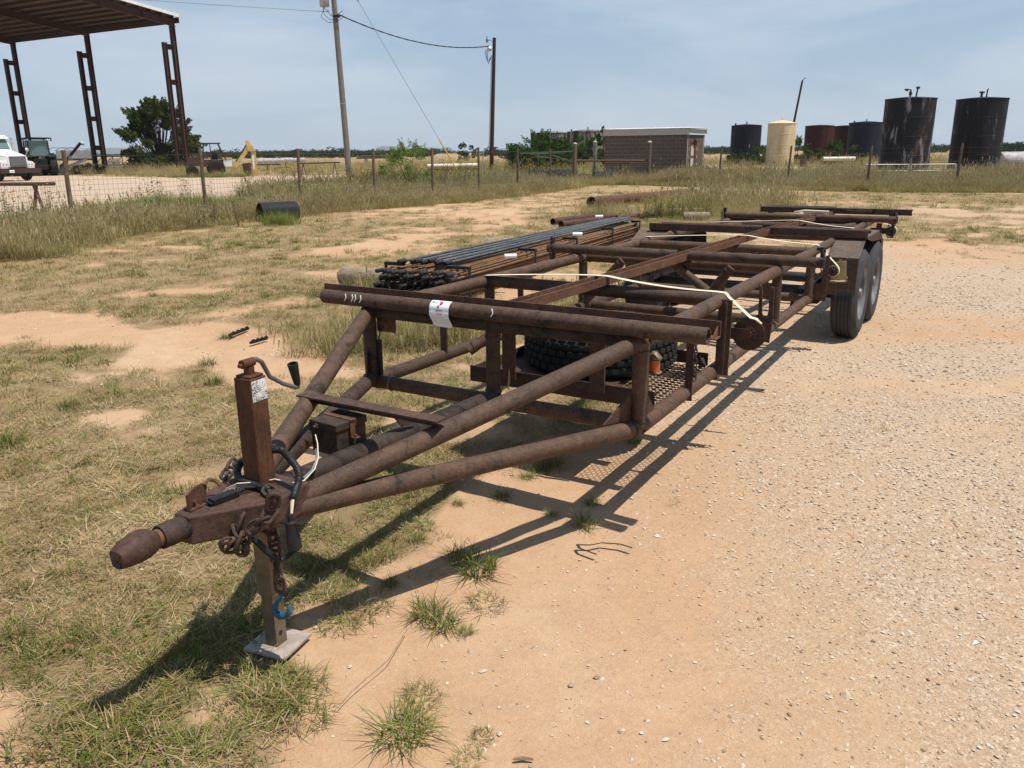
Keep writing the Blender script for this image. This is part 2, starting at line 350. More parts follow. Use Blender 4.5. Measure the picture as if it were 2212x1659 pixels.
# ------------------------------------------------------------------ ground cover map
# (photo x, y, turf cover, gravel, green)
CTRL = [(0,600,.8,0,.5),(200,570,.8,0,.55),(450,535,.75,0,.55),(700,500,.74,0,.5),(900,470,.5,0,.45),(1100,448,.42,.1,.4),(0,655,.74,0,.4),(250,640,.76,0,.45),
(500,620,.68,0,.4),(650,560,.52,0,.45),(850,530,.28,0,.5),(1000,500,.32,0,.5),(750,600,.42,0,.5),(600,670,.72,0,.4),(0,705,.08,0,.4),(200,722,.03,0,.4),(400,748,.03,0,.4),(550,782,.05,0,.4),
(640,805,.3,0,.4),(0,790,.72,0,.5),(200,800,.7,0,.5),(400,840,.72,0,.45),(550,900,.75,0,.4),(0,1000,.82,0,.3),(200,1000,.82,0,.25),(400,1050,.8,0,.25),(0,1200,.8,0,.25),(200,1250,.8,0,.25),
(400,1250,.66,0,.3),(0,1380,.62,0,.35),(150,1420,.36,0,.3),(0,1560,.12,0,.3),(200,1480,.22,0,.3),(60,1640,.25,0,.4),(300,1590,.8,0,.5),(430,1490,.3,0,.4),(400,1380,.7,0,.6),(480,1320,.7,0,.6),(590,1500,.75,0,.55),(500,1640,.66,0,.4),
(700,1600,.3,0,.3),(780,1500,.1,0,.3),(1000,1500,.0,.1,.3),(900,1640,.15,0,.3),(1000,1400,.04,.1,.3),(700,1400,.06,0,.4),(850,1260,.16,0,.5),(760,1190,.62,0,.55),(850,1100,.62,0,.45),(700,1150,.62,0,.5),
(920,1050,.45,0,.5),(1000,1110,.06,0,.5),(1100,1050,.08,0,.5),(1000,950,.35,0,.45),(1100,950,.28,0,.5),(1200,1000,.1,0,.5),(1250,880,.4,0,.6),(1200,1130,.05,0,.5),(1300,1150,.0,.1,.5),(800,900,.66,0,.4),
(900,850,.6,0,.4),(1000,820,.42,0,.4),(850,720,.8,0,.5),(950,740,.8,0,.5),(1010,680,.42,0,.4),(1150,660,.42,0,.5),(1250,620,.5,0,.5),(1300,600,.35,0,.4),(1400,660,.3,.1,.5),
(1450,950,.0,.3,.3),(1550,850,0,.5,.3),(1700,800,0,.75,.3),(1900,900,0,.8,.3),(2100,800,0,.85,.3),(2100,620,0,1,.3),(1950,600,0,.6,.3),(1700,1000,0,.55,.3),(1500,1100,0,.2,.3),(1400,1300,0,.1,.3),(1300,1500,0,.08,.3),
(1700,1300,0,.4,.3),(2000,1200,0,.75,.3),(2150,1500,0,.6,.3),(1800,1550,0,.25,.3),(2200,1650,0,.6,.3),(1960,555,.02,.45,.4),(2050,545,.25,.4,.4),(2000,505,.72,.1,.45),(2150,505,.66,.2,.45),(2200,465,.3,.6,.4),(1980,462,.4,.5,.4),
(2100,430,.75,.1,.35),(1800,445,.7,.1,.4),(1700,430,.7,.1,.4),(2000,420,.8,0,.35),(1600,440,.55,.1,.4),(1500,650,.0,.5,.4),(1600,590,.0,.4,.4),(1700,640,0,.55,.3),(1400,490,.5,0,.5),(1300,445,.45,.1,.45),(1200,430,.4,.1,.4),(1050,465,.25,0,.4),
(1300,398,.8,0,.4),(1700,392,.85,0,.4),(2100,388,.85,0,.35),(900,400,.8,0,.5),(400,430,.8,0,.6),(1500,500,.5,.1,.4),(1200,520,.35,0,.4),(1100,560,.3,0,.4)]
_c = np.array([gnd(a, b) for a, b, *_ in CTRL]); _cv = np.array([q[2:] for q in CTRL], float)
_ca = np.stack([np.arctan2(_c[:, 0], _c[:, 1])*2.2, np.log(np.hypot(_c[:, 0], _c[:, 1]))], 1)
def inpoly(x, y, poly):
    r = np.zeros(np.shape(x), bool); n = len(poly)
    for i in range(n):
        (x1, y1), (x2, y2) = poly[i], poly[i-1]
        r ^= ((y1 > y) != (y2 > y)) & (x < (x2-x1)*(y-y1)/(y2-y1+1e-12)+x1)
    return r
YARD = [(-90, 24), (-12, 20.5), (-10.8, 24), (-10.2, 30), (-9.3, 40), (-12, 66), (-22, 63), (-31, 66), (-37, 71), (-60, 78), (-110, 90)]
TRACK = [far(1530, 62), far(1700, 66), far(1800, 60), far(1890, 57), far(1900, 61), far(1800, 72), far(1700, 80), far(1530, 78)]
def cover(x, y):
    x = np.asarray(x, float); y = np.asarray(y, float)
    a = np.arctan2(x, np.maximum(y, .01))*2.2; l = np.log(np.maximum(np.hypot(x, y), .3))
    num = np.zeros(x.shape+(3,)); den = np.zeros(x.shape)
    for (ca, cl), v in zip(_ca, _cv):
        d2 = (a-ca)**2+(l-cl)**2+.0006; wt = 1/d2**1.9
        num += wt[..., None]*v; den += wt
    r = num/den[..., None]
    dist = np.hypot(x, y); n1 = fbm(x, y, 1.6, 3); n2 = fbm(x, y, .5, 11)
    amp = np.clip(.25+dist*.02, .25, .55)
    c = r[..., 0]; c = c + (n1-.5)*1.45*np.clip(c*4, 0, 1) + (n2-.5)*.8*np.clip(c*4, 0, 1)
    c = np.clip((c-.16)/.42, 0, 1); c = c*c*(3-2*c)
    g = np.clip(r[..., 1]+(n2-.5)*.9*np.clip(r[..., 1]*3, 0, 1)+(n1-.5)*.4*np.clip(r[..., 1]*3, 0, 1), 0, 1)
    c = np.where(y < .2, np.clip(.5-x*.5, 0, .8), c)
    gr = np.clip(r[..., 2]+(fbm(x, y, .9, 23)-.5)*1.7, 0, 1)
    for yb, wb in ((7.35, .16), (6.85, .20), (5.3, .25)):                     # wheel ruts pressed across the drive
        g = g*(1-.75*np.exp(-((y-yb-.05*x+(n1-.5)*.5)/wb)**2)*np.clip((x-1.9)*.8, 0, 1))
    yd = inpoly(x+(n2-.5)*2, y+(n1-.5)*3, YARD) | inpoly(x, y+(n1-.5)*2, TRACK)
    c = np.where(yd, 0, c); g = np.where(yd, 1, g)
    return c, g, gr, yd
def ground_mat():
    m, n, b = newmat('ground_soil', .95, 0, .12); v = coord(n)
    at = n.nodes.new('ShaderNodeAttribute'); at.attribute_name = 'zone'; sp = n.nodes.new('ShaderNodeSeparateColor'); lk(n, at.outputs['Color'], sp.inputs[0])
    cov, gra, grn = sp.outputs[0], sp.outputs[1], sp.outputs[2]
    at2 = n.nodes.new('ShaderNodeAttribute'); at2.attribute_name = 'pale'; pale = at2.outputs['Fac']
    fa = noise(n, .55, v, 6, .62, .4); fb = noise(n, 4.5, v, 6, .65); fc = noise(n, 40, v, 5, .7); fd = noise(n, 220, v, 3, .7)
    soil = ramp(n, fa, ((.30, (.40, .23, .120)), (.50, (.465, .305, .180)), (.70, (.53, .385, .255))))
    soil = mixc(n, ramp(n, noise(n, .23, v, 5, .6, .5), ((.45, 0), (.68, .7))), soil, (.43, .235, .135))
    soil = mixc(n, ramp(n, fb, ((.42, 0), (.72, .55))), soil, (.37, .20, .105))
    soil = mixc(n, ramp(n, fc, ((.45, 0), (.8, .4))), soil, (.58, .43, .29))
    soil = mixc(n, ramp(n, fd, ((.35, .30), (.55, 0))), soil, (.26, .155, .09))
    # gravel: two sizes of stone
    v1 = n.nodes.new('ShaderNodeTexVoronoi'); v1.inputs['Scale'].default_value = 70; lk(n, v, v1.inputs['Vector'])
    v2 = n.nodes.new('ShaderNodeTexVoronoi'); v2.inputs['Scale'].default_value = 160; lk(n, v, v2.inputs['Vector'])
    s1 = n.nodes.new('ShaderNodeSeparateColor'); lk(n, v1.outputs['Color'], s1.inputs[0]); s2 = n.nodes.new('ShaderNodeSeparateColor'); lk(n, v2.outputs['Color'], s2.inputs[0])
    st1 = ramp(n, s1.outputs[0], ((.0, (.35, .255, .175)), (.4, (.47, .37, .265)), (.75, (.56, .465, .355)), (1., (.66, .585, .485))))
    st2 = ramp(n, s2.outputs[1], ((.0, (.34, .24, .16)), (.5, (.455, .36, .26)), (1., (.58, .49, .385))))
    isb = ramp(n, s1.outputs[2], ((.45, 0), (.55, 1)))
    stone = mixc(n, isb, st2, st1)
    gap = ramp(n, v2.outputs['Distance'], ((.3, 0), (.75, .7)))
    stone = mixc(n, gap, stone, (.33, .225, .145))
    gm = math_(n, 'ADD', gra, math_(n, 'MULTIPLY', math_(n, 'SUBTRACT', fb, .5), .9))
    gm = ramp(n, gm, ((.06, .10), (.85, .95)))
    c = mixc(n, gm, soil, stone)
    c = mixc(n, math_(n, 'MULTIPLY', pale, .75), c, (.47, .36, .27))
    # thatch under the turf
    vs_ = coord(n, 'pos', (1, 1, 1)); th = noise(n, 90, vs_, 5, .8, 2.5)
    that = ramp(n, th, ((.3, (.15, .10, .052)), (.52, (.30, .215, .115)), (.75, (.47, .36, .21))))
    gcol = ramp(n, th, ((.3, (.11, .085, .038)), (.52, (.25, .20, .09)), (.75, (.42, .34, .18))))
    that = mixc(n, ramp(n, grn, ((.25, 0), (.8, .8))), that, gcol)
    cm_ = math_(n, 'ADD', cov, math_(n, 'MULTIPLY', math_(n, 'SUBTRACT', noise(n, 14, v, 4, .7), .5), .8))
    c = mixc(n, ramp(n, cm_, ((.3, 0), (.8, .8))), c, that)
    lk(n, c, b.inputs['Base Color'])
    stn = math_(n, 'MULTIPLY', math_(n, 'SUBTRACT', 1., v1.outputs['Distance']), math_(n, 'MULTIPLY', isb, gm))
    h = math_(n, 'ADD', math_(n, 'MULTIPLY', fb, .8), math_(n, 'MULTIPLY', fc, .55)); h = math_(n, 'ADD', h, math_(n, 'MULTIPLY', stn, .55)); h = math_(n, 'ADD', h, math_(n, 'MULTIPLY', fd, .25))
    h = math_(n, 'ADD', h, math_(n, 'MULTIPLY', math_(n, 'MULTIPLY', th, cov), .9))
    bump(n, b, h, .75, .018); return m
M_ground = ground_mat()
ang = np.concatenate([np.linspace(-math.pi, -.95, 60)[:-1], np.linspace(-.95, .95, 420)[:-1], np.linspace(.95, math.pi, 60)[:-1]])
rad = np.concatenate([[.02], np.geomspace(.6, 120, 340), np.geomspace(140, 14000, 30)])
AA, RR = np.meshgrid(ang, rad); GX = np.sin(AA)*RR; GY = np.cos(AA)*RR
def gz(x, y): return ((fbm(x, y, .8, 41)-.5)*.05 + (fbm(x, y, 3.5, 51, 3)-.5)*.018)*np.clip(1.6-np.hypot(x, y)/26, 0, 1)
GZ = gz(GX, GY) - .004
na, nr = len(ang), len(rad)
vv = np.stack([GX, GY, GZ], -1).reshape(-1, 3)
ii, jj = np.meshgrid(np.arange(nr-1), np.arange(na), indexing='ij'); j2 = (jj+1) % na
ff = np.stack([ii*na+jj, ii*na+j2, (ii+1)*na+j2, (ii+1)*na+jj], -1).reshape(-1, 4)
gme = npmesh('ground', vv, ff[:, ::-1], M_ground)
C_, G_, N_, Y_ = cover(vv[:, 0], vv[:, 1])
fd_ = np.clip((np.hypot(vv[:, 0], vv[:, 1])-40)/25, 0, 1)
C_ = np.where(Y_, 0, np.maximum(C_, fd_)); G_ = np.where(Y_, 1, G_*(1-fd_))
ca = gme.attributes.new('zone', 'FLOAT_COLOR', 'POINT'); ca.data.foreach_set('color', np.stack([C_, G_, N_, np.ones_like(C_)], -1).astype(np.float32).ravel())
pa = gme.attributes.new('pale', 'FLOAT', 'POINT'); pa.data.foreach_set('value', Y_.astype(np.float32))
gme.shade_smooth()
link('ground', gme, kind='structure')

# ------------------------------------------------------------------ scatter with geometry nodes
def proto_col(name, meshes):
    c = bpy.data.collections.new(name)
    for i, me in enumerate(meshes):
        o = bpy.data.objects.new('%s_%02d' % (name, i), me); c.objects.link(o)
    return c
def scatter(name, label, cat, col, pts, rot, scl, idx):
    me = bpy.data.meshes.new(name); me.vertices.add(len(pts)); me.vertices.foreach_set('co', np.asarray(pts, np.float32).ravel())
    a = me.attributes.new('rot', 'FLOAT_VECTOR', 'POINT'); a.data.foreach_set('vector', np.asarray(rot, np.float32).ravel())
    a = me.attributes.new('scl', 'FLOAT_VECTOR', 'POINT'); a.data.foreach_set('vector', np.asarray(scl, np.float32).ravel())
    a = me.attributes.new('idx', 'INT', 'POINT'); a.data.foreach_set('value', np.asarray(idx, np.int32))
    o = link(name, me, kind='stuff', label=label, category=cat)
    ng = bpy.data.node_groups.new(name, 'GeometryNodeTree')
    ng.interface.new_socket('Geometry', in_out='INPUT', socket_type='NodeSocketGeometry'); ng.interface.new_socket('Geometry', in_out='OUTPUT', socket_type='NodeSocketGeometry')
    gi = ng.nodes.new('NodeGroupInput'); go = ng.nodes.new('NodeGroupOutput'); ip = ng.nodes.new('GeometryNodeInstanceOnPoints'); ci = ng.nodes.new('GeometryNodeCollectionInfo')
    ci.inputs['Collection'].default_value = col; ci.inputs['Separate Children'].default_value = True; ci.inputs['Reset Children'].default_value = True
    def na_(nm, ty):
        q = ng.nodes.new('GeometryNodeInputNamedAttribute'); q.data_type = ty; q.inputs['Name'].default_value = nm; return q.outputs['Attribute']
    L = ng.links.new
    L(gi.outputs[0], ip.inputs['Points']); L(ci.outputs[0], ip.inputs['Instance']); ip.inputs['Pick Instance'].default_value = True
    L(na_('idx', 'INT'), ip.inputs['Instance Index']); L(na_('rot', 'FLOAT_VECTOR'), ip.inputs['Rotation']); L(na_('scl', 'FLOAT_VECTOR'), ip.inputs['Scale'])
    L(ip.outputs[0], go.inputs[0])
    md = o.modifiers.new('scatter', 'NODES'); md.node_group = ng
    return o
def blades(n, rad_, hmin, hmax, wd, lean, segs, mats, matp, seed, droop=1., flat=.0, seedhead=0.):
    rg = np.random.default_rng(seed); V = []; F = []; MI = []
    for i in range(n):
        a = rg.uniform(0, 2*math.pi); r = rad_*math.sqrt(rg.uniform()); x0, y0 = r*math.cos(a), r*math.sin(a)
        L = rg.uniform(hmin, hmax); da = a+rg.normal(0, .9) if rg.uniform() < .7 else rg.uniform(0, 6.28); tilt = abs(rg.normal(0, lean))
        if rg.uniform() < flat: tilt = rg.uniform(1.15, 1.5)
        dx, dy = math.cos(da), math.sin(da); wv = (-dy, dx); ph = tilt; p = np.array([x0, y0, 0. if tilt < 1.1 else rg.uniform(.004, .02)]); k0 = len(V); wdi = wd*rg.uniform(.7, 1.3)
        for k in range(segs+1):
            ww = wdi*(1-(k/segs)**1.6)
            if k == segs: V.append(tuple(p))
            else:
                V.append((p[0]-wv[0]*ww/2, p[1]-wv[1]*ww/2, p[2])); V.append((p[0]+wv[0]*ww/2, p[1]+wv[1]*ww/2, p[2]))
            p = p + np.array([dx*math.sin(ph), dy*math.sin(ph), math.cos(ph)])*L/segs
            ph = min(ph+droop*rg.uniform(.15, .5)*(1.6 if tilt < 1.1 else .1), 2.2)
        mi = rg.choice(len(mats), p=matp)
        for k in range(segs):
            a_ = k0+2*k
            F.append((a_, a_+1, a_+3, a_+2) if k < segs-1 else (a_, a_+1, a_+2)); MI.append(mi)
        if seedhead and rg.uniform() < seedhead:
            t = V[-1]; k0 = len(V); s = wd*1.6
            V += [(t[0]-s, t[1], t[2]-.09), (t[0]+s, t[1], t[2]-.09), (t[0]+s*.4, t[1]+.01, t[2]+.05), (t[0]-s*.4, t[1]-.01, t[2]+.05)]
            F.append((k0, k0+1, k0+2, k0+3)); MI.append(0)
    me = bpy.data.meshes.new('grass_clump'); me.from_pydata(V, [], F)
    for q in mats: me.materials.append(q)
    me.polygons.foreach_set('material_index', MI); me.update(); return me
# turf close to the camera ------------------------------------------------
P_turf = [blades(30, .075, .02, .062, .0032, .8, 2, [L_dry, L_olive, L_green], [.76, .20, .04], 100+i, 1., .62) for i in range(4)] + \
         [blades(32, .065, .025, .075, .0032, .65, 3, [L_dry, L_olive, L_green], [.42, .38, .20], 120+i, 1., .3) for i in range(4)] + \
         [blades(40, .05, .05, .13, .0036, .5, 3, [L_dry, L_olive, L_green], [.08, .32, .60], 140+i, .9, .05) for i in range(3)]
P_turf += [blades(26, .10, .05, .13, .0030, 1.2, 2, [L_dry, L_straw], [.6, .4], 160+i, .5, .93) for i in range(3)]
c_turf = proto_col('turf_clumps', P_turf)
def polar(n, r0, r1, a0, a1):
    r = np.sqrt(RNG.uniform(r0*r0, r1*r1, n)); a = RNG.uniform(a0, a1, n); return np.sin(a)*r, np.cos(a)*r
X, Y, I, S = [], [], [], []
for r0, r1, dens, sc in ((1.3, 3.2, 430, .85), (3.2, 6, 270, 1.0), (6, 11, 120, 1.25), (11, 20, 46, 1.6), (20, 34, 16, 2.1)):
    a0, a1 = -.74, .74; n = int(dens*(a1-a0)/2*(r1*r1-r0*r0)); x, y = polar(n, r0, r1, a0, a1)
    c, g, gr, yd = cover(x, y); keep = RNG.uniform(0, 1, n) < c*.95+.0015*(c < .05)
    x, y, c, gr = x[keep], y[keep], c[keep], gr[keep]
    u = RNG.uniform(0, 1, len(x)); cls = np.where(u < np.clip(gr*1.3-.04, .10, .8), 1, 0); cls = np.where((u > .965) & (gr > .5), 2, cls); cls = np.where(c < .2, 1, cls)
    idx = np.where(cls == 0, np.where(RNG.uniform(0, 1, len(x)) < .24, RNG.integers(11, 14, len(x)), RNG.integers(0, 4, len(x))), np.where(cls == 1, RNG.integers(4, 8, len(x)), RNG.integers(8, 11, len(x))))
    X.append(x); Y.append(y); I.append(idx); S.append(sc*RNG.uniform(.6, 1.25, len(x))*(.75+.3*c))
X, Y, I, S = map(np.concatenate, (X, Y, I, S)); n = len(X)
scatter('turf', 'thin dry turf of straw and green blades over the bare soil', 'grass', c_turf, np.stack([X, Y, gz(X, Y)-.004], 1), np.stack([RNG.normal(0, .08, n), RNG.normal(0, .08, n), RNG.uniform(0, 6.28, n)], 1), np.stack([S, S, S*RNG.uniform(.7, 1.1, n)], 1), I)
# the larger tufts that stand out one by one --------------------------------
P_tuft = [blades(110, .075, .08, .20, .0042, .55, 4, [L_green, L_olive, L_dry], [.62, .28, .10], 200+i, .8, .02) for i in range(3)] + \
         [blades(130, .115, .045, .12, .0036, .8, 4, [L_green, L_olive, L_dry], [.22, .38, .40], 210+i, .9, .2) for i in range(3)]
c_tuft = proto_col('tuft_clumps', P_tuft)
TUFT = [(1035,1235,1.15,0),(990,1205,.8,1),(925,1320,.9,0),(955,1345,.8,2),(590,1500,1.3,3),(640,1480,1.0,4),(540,1530,1.0,3),(560,1470,1.1,4),(660,1540,.9,5),(870,1585,1.1,2),(895,1560,.7,4),(910,1500,.7,5),(1050,1300,.8,5),(1005,1360,.4,0),
(1195,1000,.95,1),(1170,1015,.7,2),(1262,1130,.8,0),(1085,1075,.65,1),(1280,1085,.5,2),(990,1090,.4,1),(760,1320,1.0,3),(800,1300,.9,4),(730,1345,.8,5),(520,1340,1.2,3),(470,1380,1.2,4),(420,1430,1.2,3),(380,1480,1.1,4),(560,1350,1.0,5),(330,1520,1.0,3),
(450,790,1.0,1),(20,960,1.2,0),(460,830,1.0,2),(490,730,.9,1),(330,640,.8,1),(520,530,1.1,0),(560,535,1.0,1),(590,560,1.0,4),(1370,950,.6,0),(1330,890,.9,3),(1260,880,.9,1),(1230,900,.8,4),(1195,880,.8,4),(1300,905,.7,0),(1140,1030,.5,2),(1110,960,.7,4),
(1000,960,.9,3),(960,985,.8,4),(1190,1110,.4,1),(840,1260,.5,2),(900,1170,.5,1),(930,1085,.6,3),(110,1600,1.3,3),(200,1620,1.4,4),(290,1590,1.3,3),(340,1640,1.3,5),(430,1640,1.1,4),(240,1570,1.1,4),(470,1600,.9,5),(1010,1640,.5,4),(1040,1590,.4,5),
(2060,520,1.3,1),(2100,530,1.2,4),(2180,515,1.4,1),(1990,530,1.0,4),(730,530,.9,0),(640,540,1.2,1),(700,555,1.2,4),(1240,660,1.0,4),(1330,640,1.1,1),(1390,660,1.2,4),(1420,640,1.0,3),(60,1010,.9,4),(150,880,1.0,1),(310,800,.9,4)]
tp = np.array([gnd(a, b) for a, b, *_ in TUFT]); ts = np.array([q[2] for q in TUFT]); n = len(TUFT)
scatter('grass_tufts', 'bushy green tufts of grass around and under the trailer frame', 'grass', c_tuft, np.stack([tp[:, 0], tp[:, 1], gz(tp[:, 0], tp[:, 1])-.004], 1), np.stack([np.zeros(n), np.zeros(n), RNG.uniform(0, 6, n)], 1), np.stack([ts, ts, ts*.85], 1)*.85, [q[3] for q in TUFT])

# loose stones ---------------------------------------------------------------
def stone(seed):
    rg = random.Random(seed); m = MB(); ph = [(0, 0, 1)] + [(math.cos(a), math.sin(a), .1*rg.uniform(-1, 1)) for a in np.linspace(0, 6.28, 7)[:-1]] + [(0, 0, -1)]
    v = [Vector(p)*rg.uniform(.75, 1.2) for p in ph]; v = [Vector((p.x*1.15, p.y*.9, p.z*.6)) for p in v]
    f = [(0, i, i % 6+1) for i in range(1, 7)] + [(7, i % 6+1, i) for i in range(1, 7)]
    m.add(v, f); return m
def stone_mat():
    m, n, b = newmat('pale_stone', .9, 0, .15); oi = n.nodes.new('ShaderNodeObjectInfo').outputs['Random']
    lk(n, ramp(n, oi, ((0, (.26, .18, .125)), (.3, (.43, .335, .245)), (.75, (.53, .44, .345)), (1, (.64, .57, .49)))), b.inputs['Base Color']); return m
M_stone = stone_mat()
c_stone = proto_col('loose_stones', [stone(i).mesh('stone', M_stone, False) for i in range(5)])
X, Y, S = [], [], []
for r0, r1, dens, s0, s1 in ((1.2, 3.5, 3000, .0022, .0080), (3.5, 6, 2400, .0033, .0105), (6, 11, 650, .0055, .015), (11, 18, 110, .009, .02)):
    n = int(dens*1.48/2*(r1*r1-r0*r0)); x, y = polar(n, r0, r1, -.74, .74); c, g, gr, yd = cover(x, y)
    k = RNG.uniform(0, 1, n) < (.05+.95*g)*(1-.85*c); x, y = x[k], y[k]; X.append(x); Y.append(y); S.append(s0+(s1-s0)*RNG.uniform(0, 1, len(x))**3.5)
n = 130; x, y = polar(n, 1.3, 7, -.6, .7); X.append(x); Y.append(y); S.append(RNG.uniform(.007, .013, n))
bx = np.array([gnd(1828, 1500), gnd(1750, 1230), gnd(1860, 1170), gnd(2060, 985), gnd(1015, 1400), gnd(1290, 1460), gnd(755, 1430)]); X.append(bx[:, 0]); Y.append(bx[:, 1]); S.append(np.array([.02, .012, .014, .02, .012, .011, .01]))
X, Y, S = map(np.concatenate, (X, Y, S)); n = len(X)
scatter('gravel', 'pale gravel stones strewn over the dirt drive', 'gravel', c_stone, np.stack([X, Y, gz(X, Y)-.003+S*.2], 1), RNG.uniform(-.4, .4, (n, 3))+np.stack([np.zeros(n), np.zeros(n), RNG.uniform(0, 6, n)], 1), np.stack([S, S, S], 1), RNG.integers(0, 5, n))

# ------------------------------------------------------------------ fence line positions
def fpos(x, Y): return Vector((*far(x, Y), 0))
LEFT = [(-60, 12.9), (159, 17.1), (446, 20.2), (651, 23.7), (811, 26.1), (936, 28.0), (1036, 30.2), (1119, 33.6), (1189, 37.6), (1240, 41.0)]
RIGHT = [(1399, 41.6), (1553, 38.6), (1700, 35.8), (1872, 33.0), (2064, 32.2), (2330, 31.2)]
def col_x(x, y, Y):                                       # bearing of a post foot
    d = ray(x, y); return Vector((d[0]/d[1]*Y, Y, 0))
LP = [col_x(x, 330+170*16/Y, Y) for x, Y in LEFT]; RP = [col_x(x, 400, Y) for x, Y in RIGHT]

# tall grass along the fences ------------------------------------------------
P_tall = [blades(46, .22, .40, .95, .0062, .26, 4, [L_straw, L_tall, L_olive], [.62, .18, .20], 300+i, .55, .03, .25) for i in range(4)] + \
         [blades(46, .22, .35, .80, .0062, .28, 4, [L_straw, L_tall, L_olive], [.28, .44, .28], 320+i, .55, .0, .15) for i in range(4)] + \
         [blades(60, .22, .30, .62, .0068, .25, 3, [L_lush, L_tall, L_straw], [.66, .24, .10], 340+i, .5) for i in range(3)] + \
         [blades(46, .16, .20, .45, .0055, .42, 3, [L_straw, L_olive, L_tall], [.45, .33, .22], 360+i, .6, .1, .1) for i in range(3)]
c_tall = proto_col('tall_grass_clumps', P_tall)
X, Y, I, S = [], [], [], []
def along(pts, n, w0, w1, ilo, ihi, smin, smax, taper=False):
    seg = [(b-a).length for a, b in zip(pts, pts[1:])]; tot = sum(seg)
    for _ in range(n):
        d = random.uniform(0, tot); k = 0
        while d > seg[k] and k < len(seg)-1: d -= seg[k]; k += 1
        a, b = pts[k], pts[k+1]; p = a.lerp(b, d/seg[k]); nrm = Vector((b.y-a.y, a.x-b.x, 0)).normalized()
        o = random.uniform(w0, w1); p = p+nrm*o
        if inpoly(np.array([p.x]), np.array([p.y]), YARD)[0]: continue
        X.append(p.x); Y.append(p.y); I.append(random.randint(ilo, ihi)); S.append(random.uniform(smin, smax))
LPx = [Vector((-14, 8.5, 0))]+LP
along(LPx, 3000, -.9, .75, 0, 3, .48, .86)      # dry straw on the near side of the left fence
along(LPx, 900, .55, 1.15, 11, 13, .5, .9)
along(LPx, 1300, -.9, .6, 4, 7, .45, .85)
along(LPx, 1300, -3.6, -.8, 4, 7, .5, .85)
along(LPx, 3000, -4.2, -.8, 8, 10, .75, 1.15)
along(LP[4:], 2600, -9, -1, 4, 7, .7, 1.15); along(LP[4:], 1800, -9, -1, 0, 3, .7, 1.1)
along(RP, 2600, -1.1, 1.0, 0, 3, .65, 1.05); along(RP, 2200, -1.2, .8, 4, 7, .7, 1.05); along(RP, 900, .6, 1.6, 11, 13, .7, 1.1)
along(RP, 1800, -9, -1, 4, 7, .8, 1.1); along(RP, 1500, -9, -1, 0, 3, .7, 1.1)
along([LP[-1], RP[0]], 260, -1.5, .8, 0, 7, .5, .9)
def blob(cx, cy, r, n, ilo, ihi, s0, s1):
    for _ in range(n):
        a = random.uniform(0, 6.28); q = r*math.sqrt(random.random()); X.append(cx+q*math.cos(a)*1.0); Y.append(cy+q*math.sin(a)); I.append(random.randint(ilo, ihi)); S.append(random.uniform(s0, s1))
for px, py, r, n, lo, hi, s0, s1 in ((1590, 455, 1.5, 130, 0, 3, .9, 1.25), (1540, 470, 1.2, 60, 0, 7, .7, 1.1), (1490, 455, 1.2, 60, 0, 7, .4, .7), (1440, 492, .8, 26, 4, 7, .25, .4), (1500, 488, .8, 24, 4, 7, .25, .4), (1395, 488, .7, 30, 4, 7, .3, .5), (1290, 466, .8, 26, 0, 7, .35, .6), (1225, 472, .8, 20, 0, 7, .3, .5),
                                     (1330, 460, 1.2, 40, 0, 7, .4, .7), (1500, 440, 2.0, 60, 0, 3, .5, .9), (940, 735, .38, 46, 11, 13, .65, 1.0), (880, 720, .35, 40, 11, 13, .65, 1.0), (800, 745, .3, 26, 11, 13, .5, .9), (720, 755, .35, 26, 11, 13, .45, .75), (1000, 690, .3, 20, 11, 13, .45, .7), (820, 690, .5, 26, 11, 13, .35, .55), (680, 720, .4, 16, 11, 13, .35, .55),
                                     (607, 486, .35, 22, 8, 10, .6, .9), (1250, 640, .4, 22, 11, 13, .4, .7), (1180, 660, .4, 16, 11, 13, .35, .6), (900, 640, .5, 14, 11, 13, .3, .5), (1420, 648, .35, 14, 11, 13, .5, .8), (1310, 700, .2, 6, 11, 13, .35, .5), (795, 632, .22, 10, 11, 13, .6, .9), (850, 640, .2, 8, 11, 13, .6, .9)):
    cx, cy = gnd(px, py); blob(cx, cy, r, n, lo, hi, s0, s1)
for cx, cy, r, n, lo, hi, s0, s1 in ((-22.5, 62.5, 3.2, 160, 4, 10, .6, 1.0), (-26.5, 66, 3.0, 120, 0, 7, .6, 1.0), (-31, 72, 3.0, 90, 0, 7, .5, .9), (-29, 74, 3.0, 60, 0, 7, .5, .9)):
    for _ in range(n):
        a = random.uniform(0, 6.28); q = r*math.sqrt(random.random()); X.append(cx+q*math.cos(a)); Y.append(cy+q*math.sin(a)*.5); I.append(random.randint(lo, hi)); S.append(random.uniform(s0, s1))
# meadow beyond the fences
n = 5200; x, y = polar(n, 34, 125, -.66, .70)
_, _, _, yd = cover(x, y); bear = np.arctan2(x, y)
ok = ~yd & ~((bear < -.13) & (y < 40)) & ((y > 45) | (bear > .02))
ok &= ~((bear > .15) & (y < 42-np.clip((bear-.15)*22, 0, 12)))
x, y = x[ok], y[ok]; X += list(x); Y += list(y); I += list(RNG.choice([0, 1, 2, 3, 4, 5, 6, 7], len(x))); S += list(RNG.uniform(.7, 1.15, len(x))*(1+np.hypot(x, y)/300))
n = len(X); X = np.array(X); Y = np.array(Y); S = np.array(S)*(.58+.85*vnoise(X, Y, .55, 91))
scatter('tall_grass', 'tall dry and green grass along the fences and beyond them', 'grass', c_tall, np.stack([X, Y, np.zeros(n)-.01], 1), np.stack([RNG.normal(0, .1, n), RNG.normal(0, .1, n), RNG.uniform(0, 6.28, n)], 1), np.stack([S*1.1, S*1.1, S*RNG.uniform(.75, 1.05, n)], 1), I)

